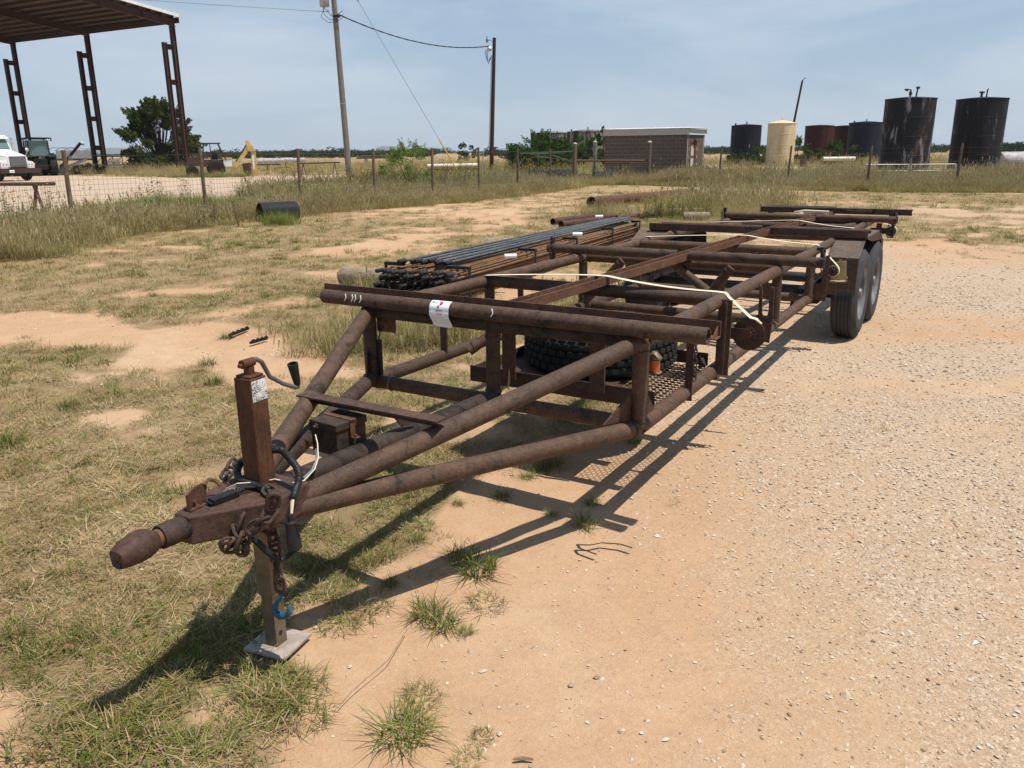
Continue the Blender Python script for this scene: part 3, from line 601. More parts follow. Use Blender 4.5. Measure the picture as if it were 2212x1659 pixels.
# ================================================================== the trailer
HD = R_(30.9); TO = np.array([-.10, 3.80]); TU = np.array([math.sin(HD), math.cos(HD)]); TV = np.array([math.cos(HD), -math.sin(HD)])
def P(s, t, z): return Vector((t, s, z))                  # trailer frame: t across, s towards the rear
def onp(px, py, **kw):                                    # photo measurement on a plane of the trailer frame
    d = ray(px, py); ds, dt, dz = d[:2]@TU, d[:2]@TV, d[2]; c = -TO; cs, ct, cz = c@TU, c@TV, HCAM
    if 'z' in kw: k = (kw['z']-cz)/dz
    elif 's' in kw: k = (kw['s']-cs)/ds
    else: k = (kw['t']-ct)/dt
    return Vector((ct+k*dt, cs+k*ds, cz+k*dz))
def TW(p): q = TO + p[1]*TU + p[0]*TV; return Vector((q[0], q[1], p[2]))
def KA(x, y): return (216+x*.3092, 729+y*.3092)
def KB(x, y): return (216+x*.3092, 1026+y*.3092)
def CL(x, y): return (378+x*.1953, 810+y*.1953)
trailer = thing('pipe_trailer', 'long rusty trailer welded from steel pipe, standing on a tongue jack', 'trailer', (TO[0], TO[1], 0), -HD)
PR = .0365
def pipe(name, a, b, r=PR, mat=None, opened=False, parent=None, n=20):
    m = MB(); a = P(*a); b = P(*b)
    if opened: m.hollow(a, b, r, .007, n)
    else: m.tube(a, b, r, n)
    o = m.build(name, mat or M_pipe, parent or trailer)
    if name in ('strut', 'drawbar_pipe', 'diagonal_pipe', 'cross_pipe', 'lower_cross_pipe'):
        d = (b-a).normalized(); rg_ = random.Random(hash((round(a.x, 3), round(b.y, 3)))); x_ = d.orthogonal().normalized(); y_ = d.cross(x_)
        for c0_, sg_ in ((a, 1), (b, -1)):
            pts = [c0_+d*sg_*(.036+.004*math.sin(2*q)+rg_.uniform(-.0015, .0015))+(x_*math.cos(q)+y_*math.sin(q))*(r+.0005) for q in np.linspace(0, 2*math.pi, 25)[:-1]]
            MB().path(pts, [.0042*rg_.uniform(.7, 1.25) for _ in pts], 5, True).build('weld_bead', M_plate, o)
    return o
def plate(name, pts, vec, mat=None, parent=None):
    return MB().prism([P(*q) for q in pts], Vector((vec[1], vec[0], vec[2]))).build(name, mat or M_plate, parent or trailer, False)
ZT, ZB, TRX, TLX = .82, .437, .778, -.715
# chords and cross pipes
pipe('top_chord', (-.02, .785, ZT), (7.05, .775, ZT)); pipe('top_chord', (-.02, -.725, ZT), (6.95, -.655, ZT))
pipe('bottom_chord', (-.05, .787, ZB), (3.66, .765, ZB)); pipe('bottom_chord', (-.02, -.735, ZB), (3.66, -.675, ZB))
MB().lathe([(.038, 0), (.043, .002), (.043, .012), (.038, .014)], P(3.2, .768, ZB), (0, 1, 0), 18).build('weld_ring', M_grey, trailer)
pipe('cross_pipe', (-.03, -.735, ZT), (-.03, .785, ZT), PR, M_pipeD)
for s, a, b in ((1.09, -.70, .78), (2.47, -.69, .775), (3.52, -.685, .77), (5.80, -.66, .77), (6.22, -.66, .772)): pipe('cross_pipe', (s, a, ZT), (s, b, ZT))
for s, a, b in ((-.02, -.74, .78), (2.55, -.69, .77), (3.6, -.68, .765)): pipe('lower_cross_pipe', (s, a, ZB), (s, b, ZB), PR*.97)
pipe('lower_cross_pipe', (6.7, -.6, .62), (6.7, .75, .62))
# loose style carrier pipes lying across the frame
lp = pipe('carrier_pipe', (-.088, -.972, .882), (-.082, 1.085, .882), .036, M_pipe, True)
for t, h in ((-.80, .05), (-.755, .055), (-.735, .035), (-.70, .04), (.085, .045)):
    pts = [P(-.088-.0364*math.cos(a), t+.006*math.sin(a*5), .882+.0364*math.sin(a)) for a in np.linspace(.9, -.2, 6)]
    m = MB()
    for p, q in zip(pts, pts[1:]): m.bar(p, q, .005, .0012, Vector((0, -1, .3)))
    m.build('paint_smear', M_white, lp, False)
# angle iron behind the first carrier pipe
m = MB(); m.box(-1.085, 1.10, .030, .037, .860, .925); m.box(-1.085, 1.10, -.035, .0295, .857, .8635); m.build('angle_iron', M_rail, trailer, False)
plate('end_gusset', [(-.04, 1.085, .862), (.03, 1.085, .862), (.03, 1.085, .905)], (0, .006, 0), M_rail)
# centre rail: an angle iron with its back up, running front to rear
ra, rb = onp(1134, 650, z=.905), onp(1799, 456, z=.905)
def railt(q): return ra.x+(rb.x-ra.x)*(q-ra.y)/(rb.y-ra.y)
a = P(.045, railt(.045), 0); b = P(7.0, railt(7.0), 0); up_ = lambda d, z: Vector((d, 0, z)); m = MB()
m.bar(a+up_(-.004, .8815), b+up_(-.004, .8815), .008, .049); m.bar(a+up_(-.076, .8815), b+up_(-.076, .8815), .008, .049); m.bar(a+up_(-.04, .860), b+up_(-.04, .860), .0635, .006)
m.build('centre_rail', M_rail, trailer, False)
pipe('carrier_pipe', (2.35, -.95, .888), (2.35, railt(2.35)-.082, .888), .035, None, True); pipe('carrier_pipe', (2.36, railt(2.36)+.004, .888), (2.36, 1.075, .888), .035, None, True)
pipe('carrier_pipe', (6.17, -.70, .887), (6.17, railt(6.17)-.082, .887), .035, None, True); pipe('carrier_pipe', (6.17, railt(6.17)+.004, .887), (6.17, 1.10, .887), .035, None, True)
# channel beams over the axles, rear beam
def chan(t0, t1, s, z):
    m = MB(); m.box(t0, t1, s, s+.010, z-.034, z+.03); m.box(t0, t1, s+.0105, s+.06, z-.034, z-.026); m.box(t0, t1, s+.0105, s+.030, z+.021, z+.0295); m.build('channel_beam', M_plate, trailer, False)
    pipe('beam_pipe', (s+.078, t0+.10, z+.022), (s+.078, t1+.012, z+.022), .019)
chan(-.905, railt(4.33)-.09, 4.33, .897); chan(railt(4.33)+.012, 1.068, 4.33, .897)
m = MB(); m.box(-.52, 1.155, 7.0, 7.012, .875, .935); m.box(-.52, 1.155, 7.0125, 7.09, .927, .937); m.box(-.52, 1.155, 7.0125, 7.09, .873, .883); m.build('rear_beam', M_pipeD, trailer, False)
pipe('beam_pipe', (7.16, -.42, .925), (7.16, .33, .925), .022, M_pipeD)
m = MB(); m.box(.46, .74, 6.996, 6.9985, .905, .930); m.build('paint_drips', M_fend, trailer, False)
for t in (-.40, .30, .95): MB().box(t-.03, t+.03, 7.02, 7.07, .62, .8725).build('beam_post', M_pipeD, trailer, False)
# struts
def strut(s, t, z0=ZB, z1=ZT, r=.032): pipe('strut', (s, t, z0), (s, t, z1), r)
strut(-.045, .787, ZB, ZT, .036); strut(-.02, -.737, ZB, ZT, .036)
for s in (2.43, 3.55): strut(s, .772, r=.033)
for s in (1.09, 2.44, 3.55): strut(s, -.695, r=.033)
strut(.0, .012, ZB+.02, ZT-.03, .035)
MB().lathe([(.036, 0), (.042, .003), (.042, .018), (.036, .021)], P(.0, .012, ZB+.035), (0, 0, 1), 18).build('ring_collar', M_plate, trailer)
def flatpost(s, t0, t1, z0, z1, d=.012, mat=None): return MB().box(t0, t1, s, s+d, z0, z1).build('flat_post', mat or M_plate, trailer, False)
flatpost(.55, .786, .824, .40, .79); flatpost(1.00, .80, .815, .40, .83, .055); flatpost(1.00, .816, .872, .43, .84, .010); MB().box(.838, .85, .985, .9985, .44, .83).build('post_rib', M_plate, trailer, False)
flatpost(.245, -.088, -.012, .47, .80); flatpost(.245, .408, .488, .47, .80); flatpost(.60, -.735, -.69, .43, .80); flatpost(1.5, -.73, -.69, .43, .80)
# gussets at the corners
plate('gusset', [(-.06, .765, .475), (-.06, .765, .60), (-.225, .705, .485)], (.006, -.012, 0)); plate('gusset', [(.02, .785, .475), (.02, .785, .585), (.13, .785, .47)], (.0, .008, 0))
plate('gusset', [(-.05, -.735, .48), (-.05, -.735, .62), (-.16, -.66, .48)], (.006, -.010, 0)); plate('gusset', [(.10, .03, .46), (.22, -.03, .46), (.22, -.03, .56)], (.008, 0, 0))
# diagonals in the cross frame
pipe('diagonal_pipe', (2.43, .455, .815), (2.44, .19, ZB+.01), .034); pipe('diagonal_pipe', (2.44, .03, .81), (2.42, .30, .635), .032); pipe('diagonal_pipe', (2.44, -.365, .815), (2.46, -.70, ZB+.02), .033)
pipe('diagonal_pipe', (3.52, .16, .80), (3.56, .05, .45), .032); pipe('diagonal_pipe', (3.50, .34, .80), (3.55, .46, .45), .032); pipe('diagonal_pipe', (1.09, -.25, .80), (.70, -.60, .46), .032)
pipe('diagonal_pipe', (5.78, .60, ZT), (6.2, .70, ZT), .03); pipe('diagonal_pipe', (5.4, -.55, ZT), (6.15, -.30, ZT), .03)
# A-frame
pipe('drawbar_pipe', (-.02, -.73, ZT), (-1.52, .055, .585)); pipe('drawbar_pipe', (-.02, .785, ZT), (-1.57, .17, .515), PR, M_pipe)
pipe('drawbar_pipe', (-.03, -.74, ZB+.01), (-1.52, .06, .575), PR, M_pipeD); pipe('drawbar_pipe', (-.06, .787, ZB), (-1.57, .185, .512)); pipe('drawbar_pipe', (.0, .02, .455), (-1.48, .115, .550), .038, M_pipeD)
m = MB(); m.bar(onp(652, 851, z=.695), onp(954, 908, z=.695), .062, .007); m.bar(onp(665, 860, z=.675)+Vector((0, -.0, -.0)), onp(946, 913, z=.675), .006, .030); m.build('step_bar', M_plate, trailer, False)
plate('gusset', [(-.83, .10, .56), (-.90, .10, .64), (-.84, .10, .64), (-.74, .10, .56)], (.0, .008, 0))
# tongue
tz0, tz1 = .497, .588
m = MB(); poly = [(-1.845, .058), (-1.84, .118), (-1.63, .256), (-1.47, .235), (-1.47, .005), (-1.615, -.012)]
m.prism([P(s, t, tz0) for s, t in poly], (0, 0, tz1-tz0)); tongue = m.build('tongue', M_plate, trailer, False)
bv = tongue.modifiers.new('bevel', 'BEVEL'); bv.width = .006; bv.segments = 2
ax = Vector((0, -1, .03)).normalized(); c0 = P(-1.835, .088, .548)
MB().lathe([(.0, 0), (.035, 0), (.0365, .02), (.0365, .082), (.034, .087), (.029, .085), (.0265, .03)], c0, ax, 26).build('coupler_collar', M_grey if False else M_pipeD, trailer)
MB().tube(c0+ax*.03, c0+ax*.135, .0265, 22).build('coupler_shank', M_rail, trailer)
nose = MB(); rings = []
for h, w_, up, dn in ((.098, .026, .026, .026), (.108, .031, .032, .030), (.120, .037, .040, .035), (.136, .042, .045, .040), (.160, .043, .043, .043), (.192, .039, .033, .044), (.214, .033, .019, .042), (.222, .029, .012, .040)):
    q = c0+ax*h; rings.append([q+Vector((math.cos(a)*w_, 0, (up if math.sin(a) > 0 else dn)*math.copysign(abs(math.sin(a))**.75, math.sin(a)))) for a in np.linspace(0, 2*math.pi, 21)[:-1]])
vv_ = [p for r in rings for p in r]; k = 20
nose.add(vv_, [(i*k+j, i*k+(j+1) % k, (i+1)*k+(j+1) % k, (i+1)*k+j) for i in range(len(rings)-1) for j in range(k)] + [tuple(range(k)), tuple(range((len(rings)-1)*k, len(rings)*k))])
no = nose.build('coupler_ball_cup', M_plate, trailer)
MB().box(.070, .104, -2.0605, -2.0545, .520, .537).build('latch_slot', M_blackst, no, False)
MB().lathe([(0, .001), (.0055, .0012), (.0065, 0)], c0+ax*.15+Vector((.031, 0, .029)), Vector((.75, 0, .6)), 12).build('paint_spot', M_white, no)
# bracket and gadgets on the tongue
m = MB(); b0 = onp(*KA(640, 1205), z=.59); b1 = onp(*KA(700, 1170), z=.59)
dirb = Vector((-.3, 1, 0)).normalized()
m.prism([b0+Vector((.004, -.01, 0)), b0+dirb*.075+Vector((0, 0, 0)), b0+dirb*.085+Vector((0, 0, .055)), b0+dirb*.03+Vector((0, 0, .062)), b0+dirb*-.01+Vector((0, 0, .05))], Vector((-.006, -.003, 0)))
m.path([b0+dirb*.07+Vector((0, 0, .050)), b0+dirb*.095+Vector((0, 0, .058)), b0+dirb*.115+Vector((.012, 0, .050)), b0+dirb*.12+Vector((.03, 0, .035))], .006, 6); m.box(b0.x-.02, b0.x+.012, b0.y-.012, b0.y+.03, .5885, .595)
br = m.build('latch_bracket', M_rail, trailer, False); MB().tube(b0+dirb*.015+Vector((.003, 0, .022)), b0+dirb*.015+Vector((.010, 0, .022)), .006, 6).build('bolt', M_rail, br)
m = MB(); a = onp(*KA(775, 1150), z=.598); b = onp(*KA(950, 1085), z=.598); m.bar(a, b, .034, .018); m.bar(a-(b-a)*.12, a, .030, .004); m.build('breakaway_switch', M_black, trailer, False)
m = MB()
for o in (-.008, 0, .008): m.path([b+Vector((o, 0, 0)), b+Vector((o*1.5, .02, .012)), b+Vector((o*2+.01, .05, .006)), b+Vector((.03+o, .09, .004))], .0035, 6)
m.build('breakaway_wire', M_cable, trailer)
q = onp(*KA(925, 1068), z=.591); MB().lathe([(0, .004), (.02, .004), (.028, .002), (.031, 0)], q, (0, 0, 1), 9).build('sealant_patch', M_fend, trailer)
MB().tube(q+Vector((-.022, .004, 0)), q+Vector((-.022, .004, .02)), .004, 6).build('bolt', M_rail, trailer)
# jack
jx, js = .112, -1.562
m = MB(); m.box(-.034, .034, -.034, .034, .545, .945); m.box(-.030, .030, -.030, .030, .9455, .953)
jk = m.build('tongue_jack', M_jack, trailer, False); jk.location = (jx, js, 0); bv = jk.modifiers.new('bevel', 'BEVEL'); bv.width = .006; bv.segments = 2
jk.rotation_euler = (0, 0, R_(4))
m = MB(); m.box(.0345, .0352, -.031, .031, .872, .938); m.build('worn_sticker', M_stick, jk, False)
m = MB(); m.tube((0, 0, .953), (0, 0, .975), .016, 14); m.tube((0, -.028, .988), (0, .02, .988), .014, 14); m.tube((0, -.04, .985), (0, -.026, .985), .006, 8)
m.build('jack_head', M_jack, jk)
cp = [Vector((0, .012, .993)), Vector((-.002, .035, .992)), Vector((-.006, .062, .975))]+[onp(*KA(x, y), t=jx-.02)-Vector((jx, js, 0)) for x, y in ((1200, 275), (1300, 325), (1395, 352), (1412, 345))]
MB().path(cp, .0075, 10).build('crank_arm', M_grey, jk)
g0 = onp(*KA(1408, 335), t=jx-.02)-Vector((jx, js, 0)); g1 = onp(*KA(1370, 185), t=jx-.02)-Vector((jx, js, 0)); dg = g1-g0
MB().lathe([(0, 0), (.010, 0), (.012, .01), (.0165, dg.length*.75), (.018, dg.length), (.013, dg.length), (.012, dg.length-.03), (0, dg.length-.03)], g0, dg, 18).build('crank_grip', M_black, jk)
m = MB(); m.box(-.030, .030, -.030, .030, .20, .4965); m.build('outer_leg', M_zinc, jk, False)
m = MB(); m.box(-.0245, .0245, -.0245, .0245, .012, .21); lg = m.build('inner_leg', M_zinc, jk, False)
for z in (.055, .115): MB().tube((.0238, -.002, z), (.0256, -.002, z), .0085, 14).build('pin_hole', M_ink, jk)
MB().tube((.03, .012, .225), (.05, .02, .225), .005, 8).build('leg_pin', M_rail, jk)
m = MB(); m.box(-.082, .082, -.078, .078, .003, .011); fo = m.build('foot_plate', M_foot, jk, False); fo.rotation_euler = (0, 0, R_(6)); fo.location = (0, .005, 0)
# battery box on the middle drawbar pipe
m = MB(); m.box(-.066, .066, -.074, .074, .0, .094); bb = m.build('battery_box', M_pipeD, trailer, False); bb.location = (-.004, -1.07, .530); bb.rotation_euler = (0, 0, R_(-4))
m = MB(); m.box(-.072, .072, -.080, .080, .0945, .124); ld = m.build('box_lid', M_pipeD, bb, False); bv = ld.modifiers.new('bevel', 'BEVEL'); bv.width = .004; bv.segments = 2
m = MB(); m.box(-.07, .0795, -.012, .012, .1243, .1275); m.box(.0725, .0755, -.012, .012, .060, .1242); m.box(.076, .100, -.012, .012, .058, .0615); m.build('lid_strap', M_rail, bb, False)
m = MB(); m.tube((.088, 0, .0617), (.088, 0, .069), .007, 6); m.build('bolt', M_jack, bb); m = MB(); m.tube((-.03, -.081, .104), (-.03, -.097, .104), .006, 8); m.tube((-.03, -.0805, .104), (-.03, -.086, .104), .011, 6); m.build('lid_bolt', M_rail, bb)
# wiring: corrugated hose, plug, cream wire
def corr(pts, r, n=9, step=.0045):
    pts = [Vector(p) for p in pts]; out = []; rr = []
    for i in range(len(pts)-1):
        p0, p1, p2, p3 = pts[max(i-1, 0)], pts[i], pts[i+1], pts[min(i+2, len(pts)-1)]; ns = max(2, int((p2-p1).length/step))
        for k in range(ns):
            t = k/ns; out.append(.5*((2*p1)+(p2-p0)*t+(2*p0-5*p1+4*p2-p3)*t*t+(3*p1-p0-3*p2+p3)*t**3))
    out.append(pts[-1]); rr = [r*(1.0 if i % 2 else .86) for i in range(len(out))]
    return MB().path(out, rr, n)
hz_ = [onp(*KA(x, y), z=z) for x, y, z in ((1190, 1065, .603), (1090, 1035, .603), (1000, 1005, .605), (960, 950, .612), (985, 880, .63))]
hz_ += [Vector((jx-.06, js+.03, .66)), Vector((jx-.02, js+.065, .69))] + [onp(*KA(x, y), z=z) for x, y, z in ((1200, 785, .695), (1270, 790, .695), (1330, 850, .68), (1385, 930, .655), (1385, 1010, .63), (1345, 1130, .60))]
corr(hz_, .0125).build('wiring_hose', M_black, trailer)
e = hz_[-1]; pl = onp(*KA(1335, 1280), s=e.y-.03); pe = onp(*KA(1360, 1470), s=e.y-.03)
m = MB()
for o in (-.004, .0, .004): m.path([e+Vector((o, 0, 0)), (e+pl)/2+Vector((o*.5, 0, 0)), pl], .003, 6)
m.build('plug_wires', M_wirew, trailer)
d_ = (pe-pl); Ld = d_.length
m = MB(); m.lathe([(0, -.02), (.008, -.02), (.010, 0), (.018, .004), (.019, Ld*.45), (.0215, Ld*.55), (.0225, Ld), (.017, Ld), (.016, Ld-.02), (0, Ld-.02)], pl, d_, 18); m.bar(pl+d_*.08+Vector((-.036, -.008, 0)), pl+d_*.08+Vector((.036, .012, 0)), .022, .005, d_); m.build('trailer_plug', M_black, trailer)
corr([pl+d_*1.0+Vector((-.0, .02, .0)), onp(*KB(1320, 560), s=e.y), onp(*KB(1260, 590), s=e.y-.02), onp(*KB(1180, 545), s=e.y-.05), onp(*KB(1100, 470), s=e.y-.07), onp(*KB(1060, 440), s=e.y-.06)], .011).build('lower_hose', M_black, trailer)
MB().path([onp(*KA(885, 1055), z=.60), onp(*KA(960, 1020), z=.625), onp(*KA(1120, 1010), z=.60), onp(*KA(1220, 990), z=.607), onp(*KA(1345, 1015), z=.60), onp(*KA(1425, 1000), z=.59), onp(*KA(1500, 920), z=.59), onp(*KA(1525, 840), z=.60), onp(*KA(1520, 740), z=.62), onp(*KA(1505, 680), z=.635)], .0022, 6).build('cream_wire', M_wirew, trailer)
MB().path([onp(*KA(1420, 985), z=.585), onp(*KA(1480, 930), z=.587), onp(*KA(1515, 850), z=.598), onp(*KA(1510, 780), z=.60)], .004, 6).build('grey_wire', M_gcable, trailer)
# chains: each link its own piece
def link_mesh(L, W, r):
    pts = []
    for a in np.linspace(0, 2*math.pi, 15)[:-1]:
        x = math.cos(a)*W/2; y = math.sin(a)*W/2; y += math.copysign((L-W)/2, math.sin(a)) if abs(math.sin(a)) > .05 else 0; pts.append((x, y, 0))
    return MB().path(pts, r, 7, True).mesh('link', M_chain)
LK_BIG = link_mesh(.058, .034, .0058); LK_SM = link_mesh(.030, .019, .0032)
def chain(name, pts, me, pitch, parent, roll=0.):
    pts = [Vector(p) for p in pts]; out = []; acc = 0.; nxt = 0.
    c = thing_part(name, parent); i = 0
    for a, b in zip(pts, pts[1:]):
        L = (b-a).length
        while nxt <= acc+L:
            p = a.lerp(b, (nxt-acc)/L); d = (b-a).normalized(); q = d.to_track_quat('Y', 'Z')
            o = link('link', me, c); o.rotation_mode = 'QUATERNION'
            from mathutils import Quaternion
            o.rotation_quaternion = q @ Quaternion((0, 1, 0), (math.pi/2 if i % 2 else 0)+roll+.4*math.sin(i*1.7)); o.location = p; i += 1; nxt += pitch
        acc += L
    return c
def thing_part(name, parent):
    o = bpy.data.objects.new(name, None); COL.objects.link(o); o.parent = parent; o.empty_display_size = .05; return o
sf = -1.60
cA = [onp(*KA(x, y), z=z) for x, y, z in ((1185, 1070, .606), (1215, 1090, .604))] + [onp(*KB(x, y), s=s) for x, y, s in ((1215, 165, -1.70), (1205, 240, -1.70), (1165, 300, -1.72), (1110, 345, -1.72), (1060, 375, -1.73))]
chain('safety_chain', cA, LK_BIG, .040, trailer, .5)
cB = [onp(*KB(x, y), s=-1.615) for x, y in ((1100, 370), (1190, 375), (1215, 450), (1225, 560), (1240, 660), (1255, 760), (1258, 820))]
cb = chain('hook_chain', cB, LK_BIG, .036, trailer)
hk = [onp(*KB(x, y), s=-1.615) for x, y in ((1250, 820), (1275, 850), (1240, 885), (1222, 920), (1228, 960), (1260, 985), (1310, 982), (1328, 950), (1320, 915))]
MB().path(hk, [.005, .006, .008, .011, .013, .013, .012, .009, .005], 9).build('grab_hook', M_blue, cb)
cC = [onp(*KB(x, y), s=s) for x, y, s in ((985, 330, -1.74), (960, 400, -1.75), (975, 440, -1.76), (950, 500, -1.77), (890, 510, -1.78), (880, 480, -1.79), (940, 470, -1.77), (1000, 430, -1.74), (1010, 500, -1.73), (990, 540, -1.72))]
chain('bundled_chain', cC, LK_BIG, .034, trailer, .3)
MB().path([onp(*KB(x, y), s=-1.72) for x, y in ((1070, 365), (1030, 400), (1000, 390), (1040, 420), (1110, 440))], .0022, 5).build('tie_wire', M_gcable, trailer)
chain('safety_chain', [onp(*KA(x, y), z=z) for x, y, z in ((990, 860, .60), (930, 890, .59), (890, 950, .575), (870, 1005, .565))], LK_BIG, .036, trailer)
# white reinforced light bracket + marker lamp on the right corner
m = MB(); lc = P(.03, .80, .72)
m.lathe([(0, .05), (.012, .05), (.03, .030), (.034, .024), (.034, .020), (0, .020)], lc+Vector((.012, .02, -.01)), (0, 0, 1), 18); MB().lathe([(0, 0), (.033, 0), (.036, .004), (.030, .008), (0, .008)], lc+Vector((.012, .02, -.055)), (0, 0, 1), 18).build('lamp_base', M_zinc, trailer)
ml = m.build('marker_lamp', M_zinc, trailer); MB().lathe([(0, 0), (.025, 0), (.025, .050), (0, .050)], lc+Vector((.012, .02, -.0465)), (0, 0, 1), 18).build('lamp_lens', M_orange, ml)
MB().box(.772, .80, .018, .022, .60, .76).build('lamp_bracket', M_galvp, trailer, False)
# bracket and hanging bar on the left corner
m = MB(); m.box(-.72, -.60, .02, .027, .70, .79); m.tube(P(.0235, -.66, .755), P(.012, -.66, .755), .008, 8); m.build('corner_bracket', M_rail, trailer, False)
MB().tube(P(.0, -.695, .47), P(.0, -.695, .66), .014, 12).build('hanging_bar', M_black, trailer); MB().path([P(0, -.695, .66), P(.005, -.69, .70), P(.018, -.675, .73)], .004, 6).build('hanging_wire', M_cable, trailer)
MB().lathe([(.0368, 0), (.040, .001), (.040, .009), (.0368, .010)], P(-.02, -.61, ZB), (1, 0, 0), 18).build('hose_clamp', M_grey, trailer)
# stub channels between the front posts
for t in (.10, .56):
    m = MB(); m.box(t, t+.12, .55, .62, .795, .801); m.box(t, t+.12, .613, .62, .755, .7945); m.build('stub_channel', M_rail, trailer, False)
# spare carrier tray
m = MB(); m.box(-.30, .74, .262, .270, .425, .51); m.box(-.30, .74, .2705, .32, .425, .432); m.build('tray_front_beam', M_plate, trailer, False)
m = MB(); m.box(-.30, .735, 1.08, 1.088, .45, .52); m.prism([P(1.0795, .70, .45), P(1.0795, .735, .45), P(1.0795, .70, .515)], (0, -.05, 0)); m.build('tray_back_beam', M_plate, trailer, False)
MB().box(-.302, -.294, .2705, 1.0795, .4325, .50).build('tray_side_beam', M_plate, trailer, False)
MB().box(-.29, .47, .28, 1.07, .4385, .4425).build('tray_plate', M_plate, trailer, False)
m = MB(); xs = np.arange(.475, .74, .036); ys = np.arange(.29, 1.08, .0215)   # expanded metal strands
for j, y in enumerate(ys):
    off = .026 if j % 2 else 0; pts = []
    for x in xs:
        for k, (dx, dy) in enumerate(((0, 0), (.012, .0), (.018, .0107), (.030, .0107))): pts.append((x+dx, y+(dy if j % 2 == 0 else .0107-dy), .438+(.003 if k > 1 else 0)))
    for a, b in zip(pts, pts[1:]):
        if b[0] > .755: break
        m.bar(a, b, .0042, .004)
m.build('expanded_metal_floor', M_plate, trailer, False, kind='stuff')
# strap winches
def spool(name, c, rdisc, wid, mat=M_plate, strapr=.0, parent=trailer):
    m = MB(); c = Vector(c)
    m.lathe([(.016, -.012), (rdisc*.5, -.012), (rdisc*.5, -.002), (rdisc-.002, -.002), (rdisc, 0), (rdisc, .003), (.022, .004), (.022, wid-.004), (rdisc, wid-.003), (rdisc, wid), (.016, wid)], c, (0, 1, 0), 40)
    o = m.build(name, mat, parent)
    m = MB()
    for i in range(12): a = i*math.pi/6; m.bar(c+Vector((math.cos(a)*.022, -.014, math.sin(a)*.022)), c+Vector((math.cos(a+.2)*.038, -.014, math.sin(a+.2)*.038)), .004, .012, (0, 1, 0))
    m.lathe([(.014, -.020), (.022, -.020), (.024, -.012)], c, (0, 1, 0), 16); m.build('ratchet_wheel', M_rail, o)
    MB().lathe([(0, -.013), (.0145, -.013)], c, (0, 1, 0), 14).build('bar_hole', M_ink, o)
    if strapr: MB().lathe([(.02, .006), (strapr, .006), (strapr, wid-.006), (.02, wid-.006)], c, (0, 1, 0), 28).build('strap_roll', M_strap, o)
    return o
W1 = onp(1617, 722, s=1.08); spool('strap_winch', W1, .088, .032)
m = MB(); m.box(.80, W1.x+.012, 1.055, 1.063, W1.z-.03, W1.z+.032); m.build('winch_bracket', M_plate, trailer, False)
W2 = onp(1799, 586, s=3.68); spool('strap_winch', W2, .040, .05, M_blackst, .046)
a, b_, c_, d__ = (onp(x, y, s=3.76) for x, y in ((1802, 567), (1828, 563), (1827, 605), (1794, 605)))
yb = MB().prism([a, b_, c_, d__], (0, .012, 0)).build('winch_plate', M_ybox, trailer, False)
MB().prism([d__, c_, c_+Vector((0, -.06, -.004)), d__+Vector((0, -.06, -.004))], (0, 0, -.006)).build('winch_shelf', M_ybox, trailer, False)
m = MB()
for q in (a.lerp(b_, .5)+Vector((0, -.005, .008)), c_+Vector((.004, -.01, .02)), c_+Vector((.004, -.02, -.006))): m.lathe([(.004, -.004), (.009, -.004), (.009, .004), (.004, .004)], q, (0, 1, 0), 12, True)
m.build('wire_loop', M_ybox, yb)
W3 = onp(1924, 500, s=6.0+.62); spool('strap_winch', W3, .052, .055, M_blackst, .062); MB().box(.80, W3.x-.01, 6.55, 6.56, W3.z-.02, W3.z+.04).build('winch_bracket', M_blackst, trailer, False)
# fork plate and slotted plate
f = [onp(x, y, s=1.36) for x, y in ((1640, 613), (1646, 621), (1646, 678), (1651, 686), (1656, 684), (1660, 672), (1662, 625), (1666, 619), (1673, 622), (1669, 690), (1661, 741), (1648, 738), (1648, 700), (1637, 684), (1640, 640))]
MB().prism([f[0], f[1], f[2], f[13], f[14]], (0, .010, 0)).prism([f[2], f[3], f[4], f[5], f[9], f[10], f[11], f[12], f[13]], (0, .010, 0)).prism([f[5], f[6], f[7], f[8], f[9]], (0, .010, 0)).build('fork_plate', M_plate, trailer, False)
q = [onp(x, y, s=3.60) for x, y in ((1744, 577), (1757, 577), (1757, 580), (1757, 615), (1760, 619), (1770, 619), (1776, 614), (1778, 580), (1775, 577), (1792, 549), (1783, 652), (1741, 645))]
tl, tr_, br_, bl_ = onp(1744, 575, s=3.6), onp(1793, 549, s=3.6), onp(1783, 651, s=3.6), onp(1741, 645, s=3.6)
def bil(u, v): return tl.lerp(tr_, u).lerp(bl_.lerp(br_, u), v)
m = MB()
for u0, u1, v0, v1 in ((0, .30, 0, 1), (.72, 1, 0, 1), (.3, .72, 0, .08), (.3, .72, .60, 1)): m.prism([bil(u0, v0), bil(u1, v0), bil(u1, v1), bil(u0, v1)], (0, .010, 0))
m.build('slotted_plate', M_plate, trailer, False)
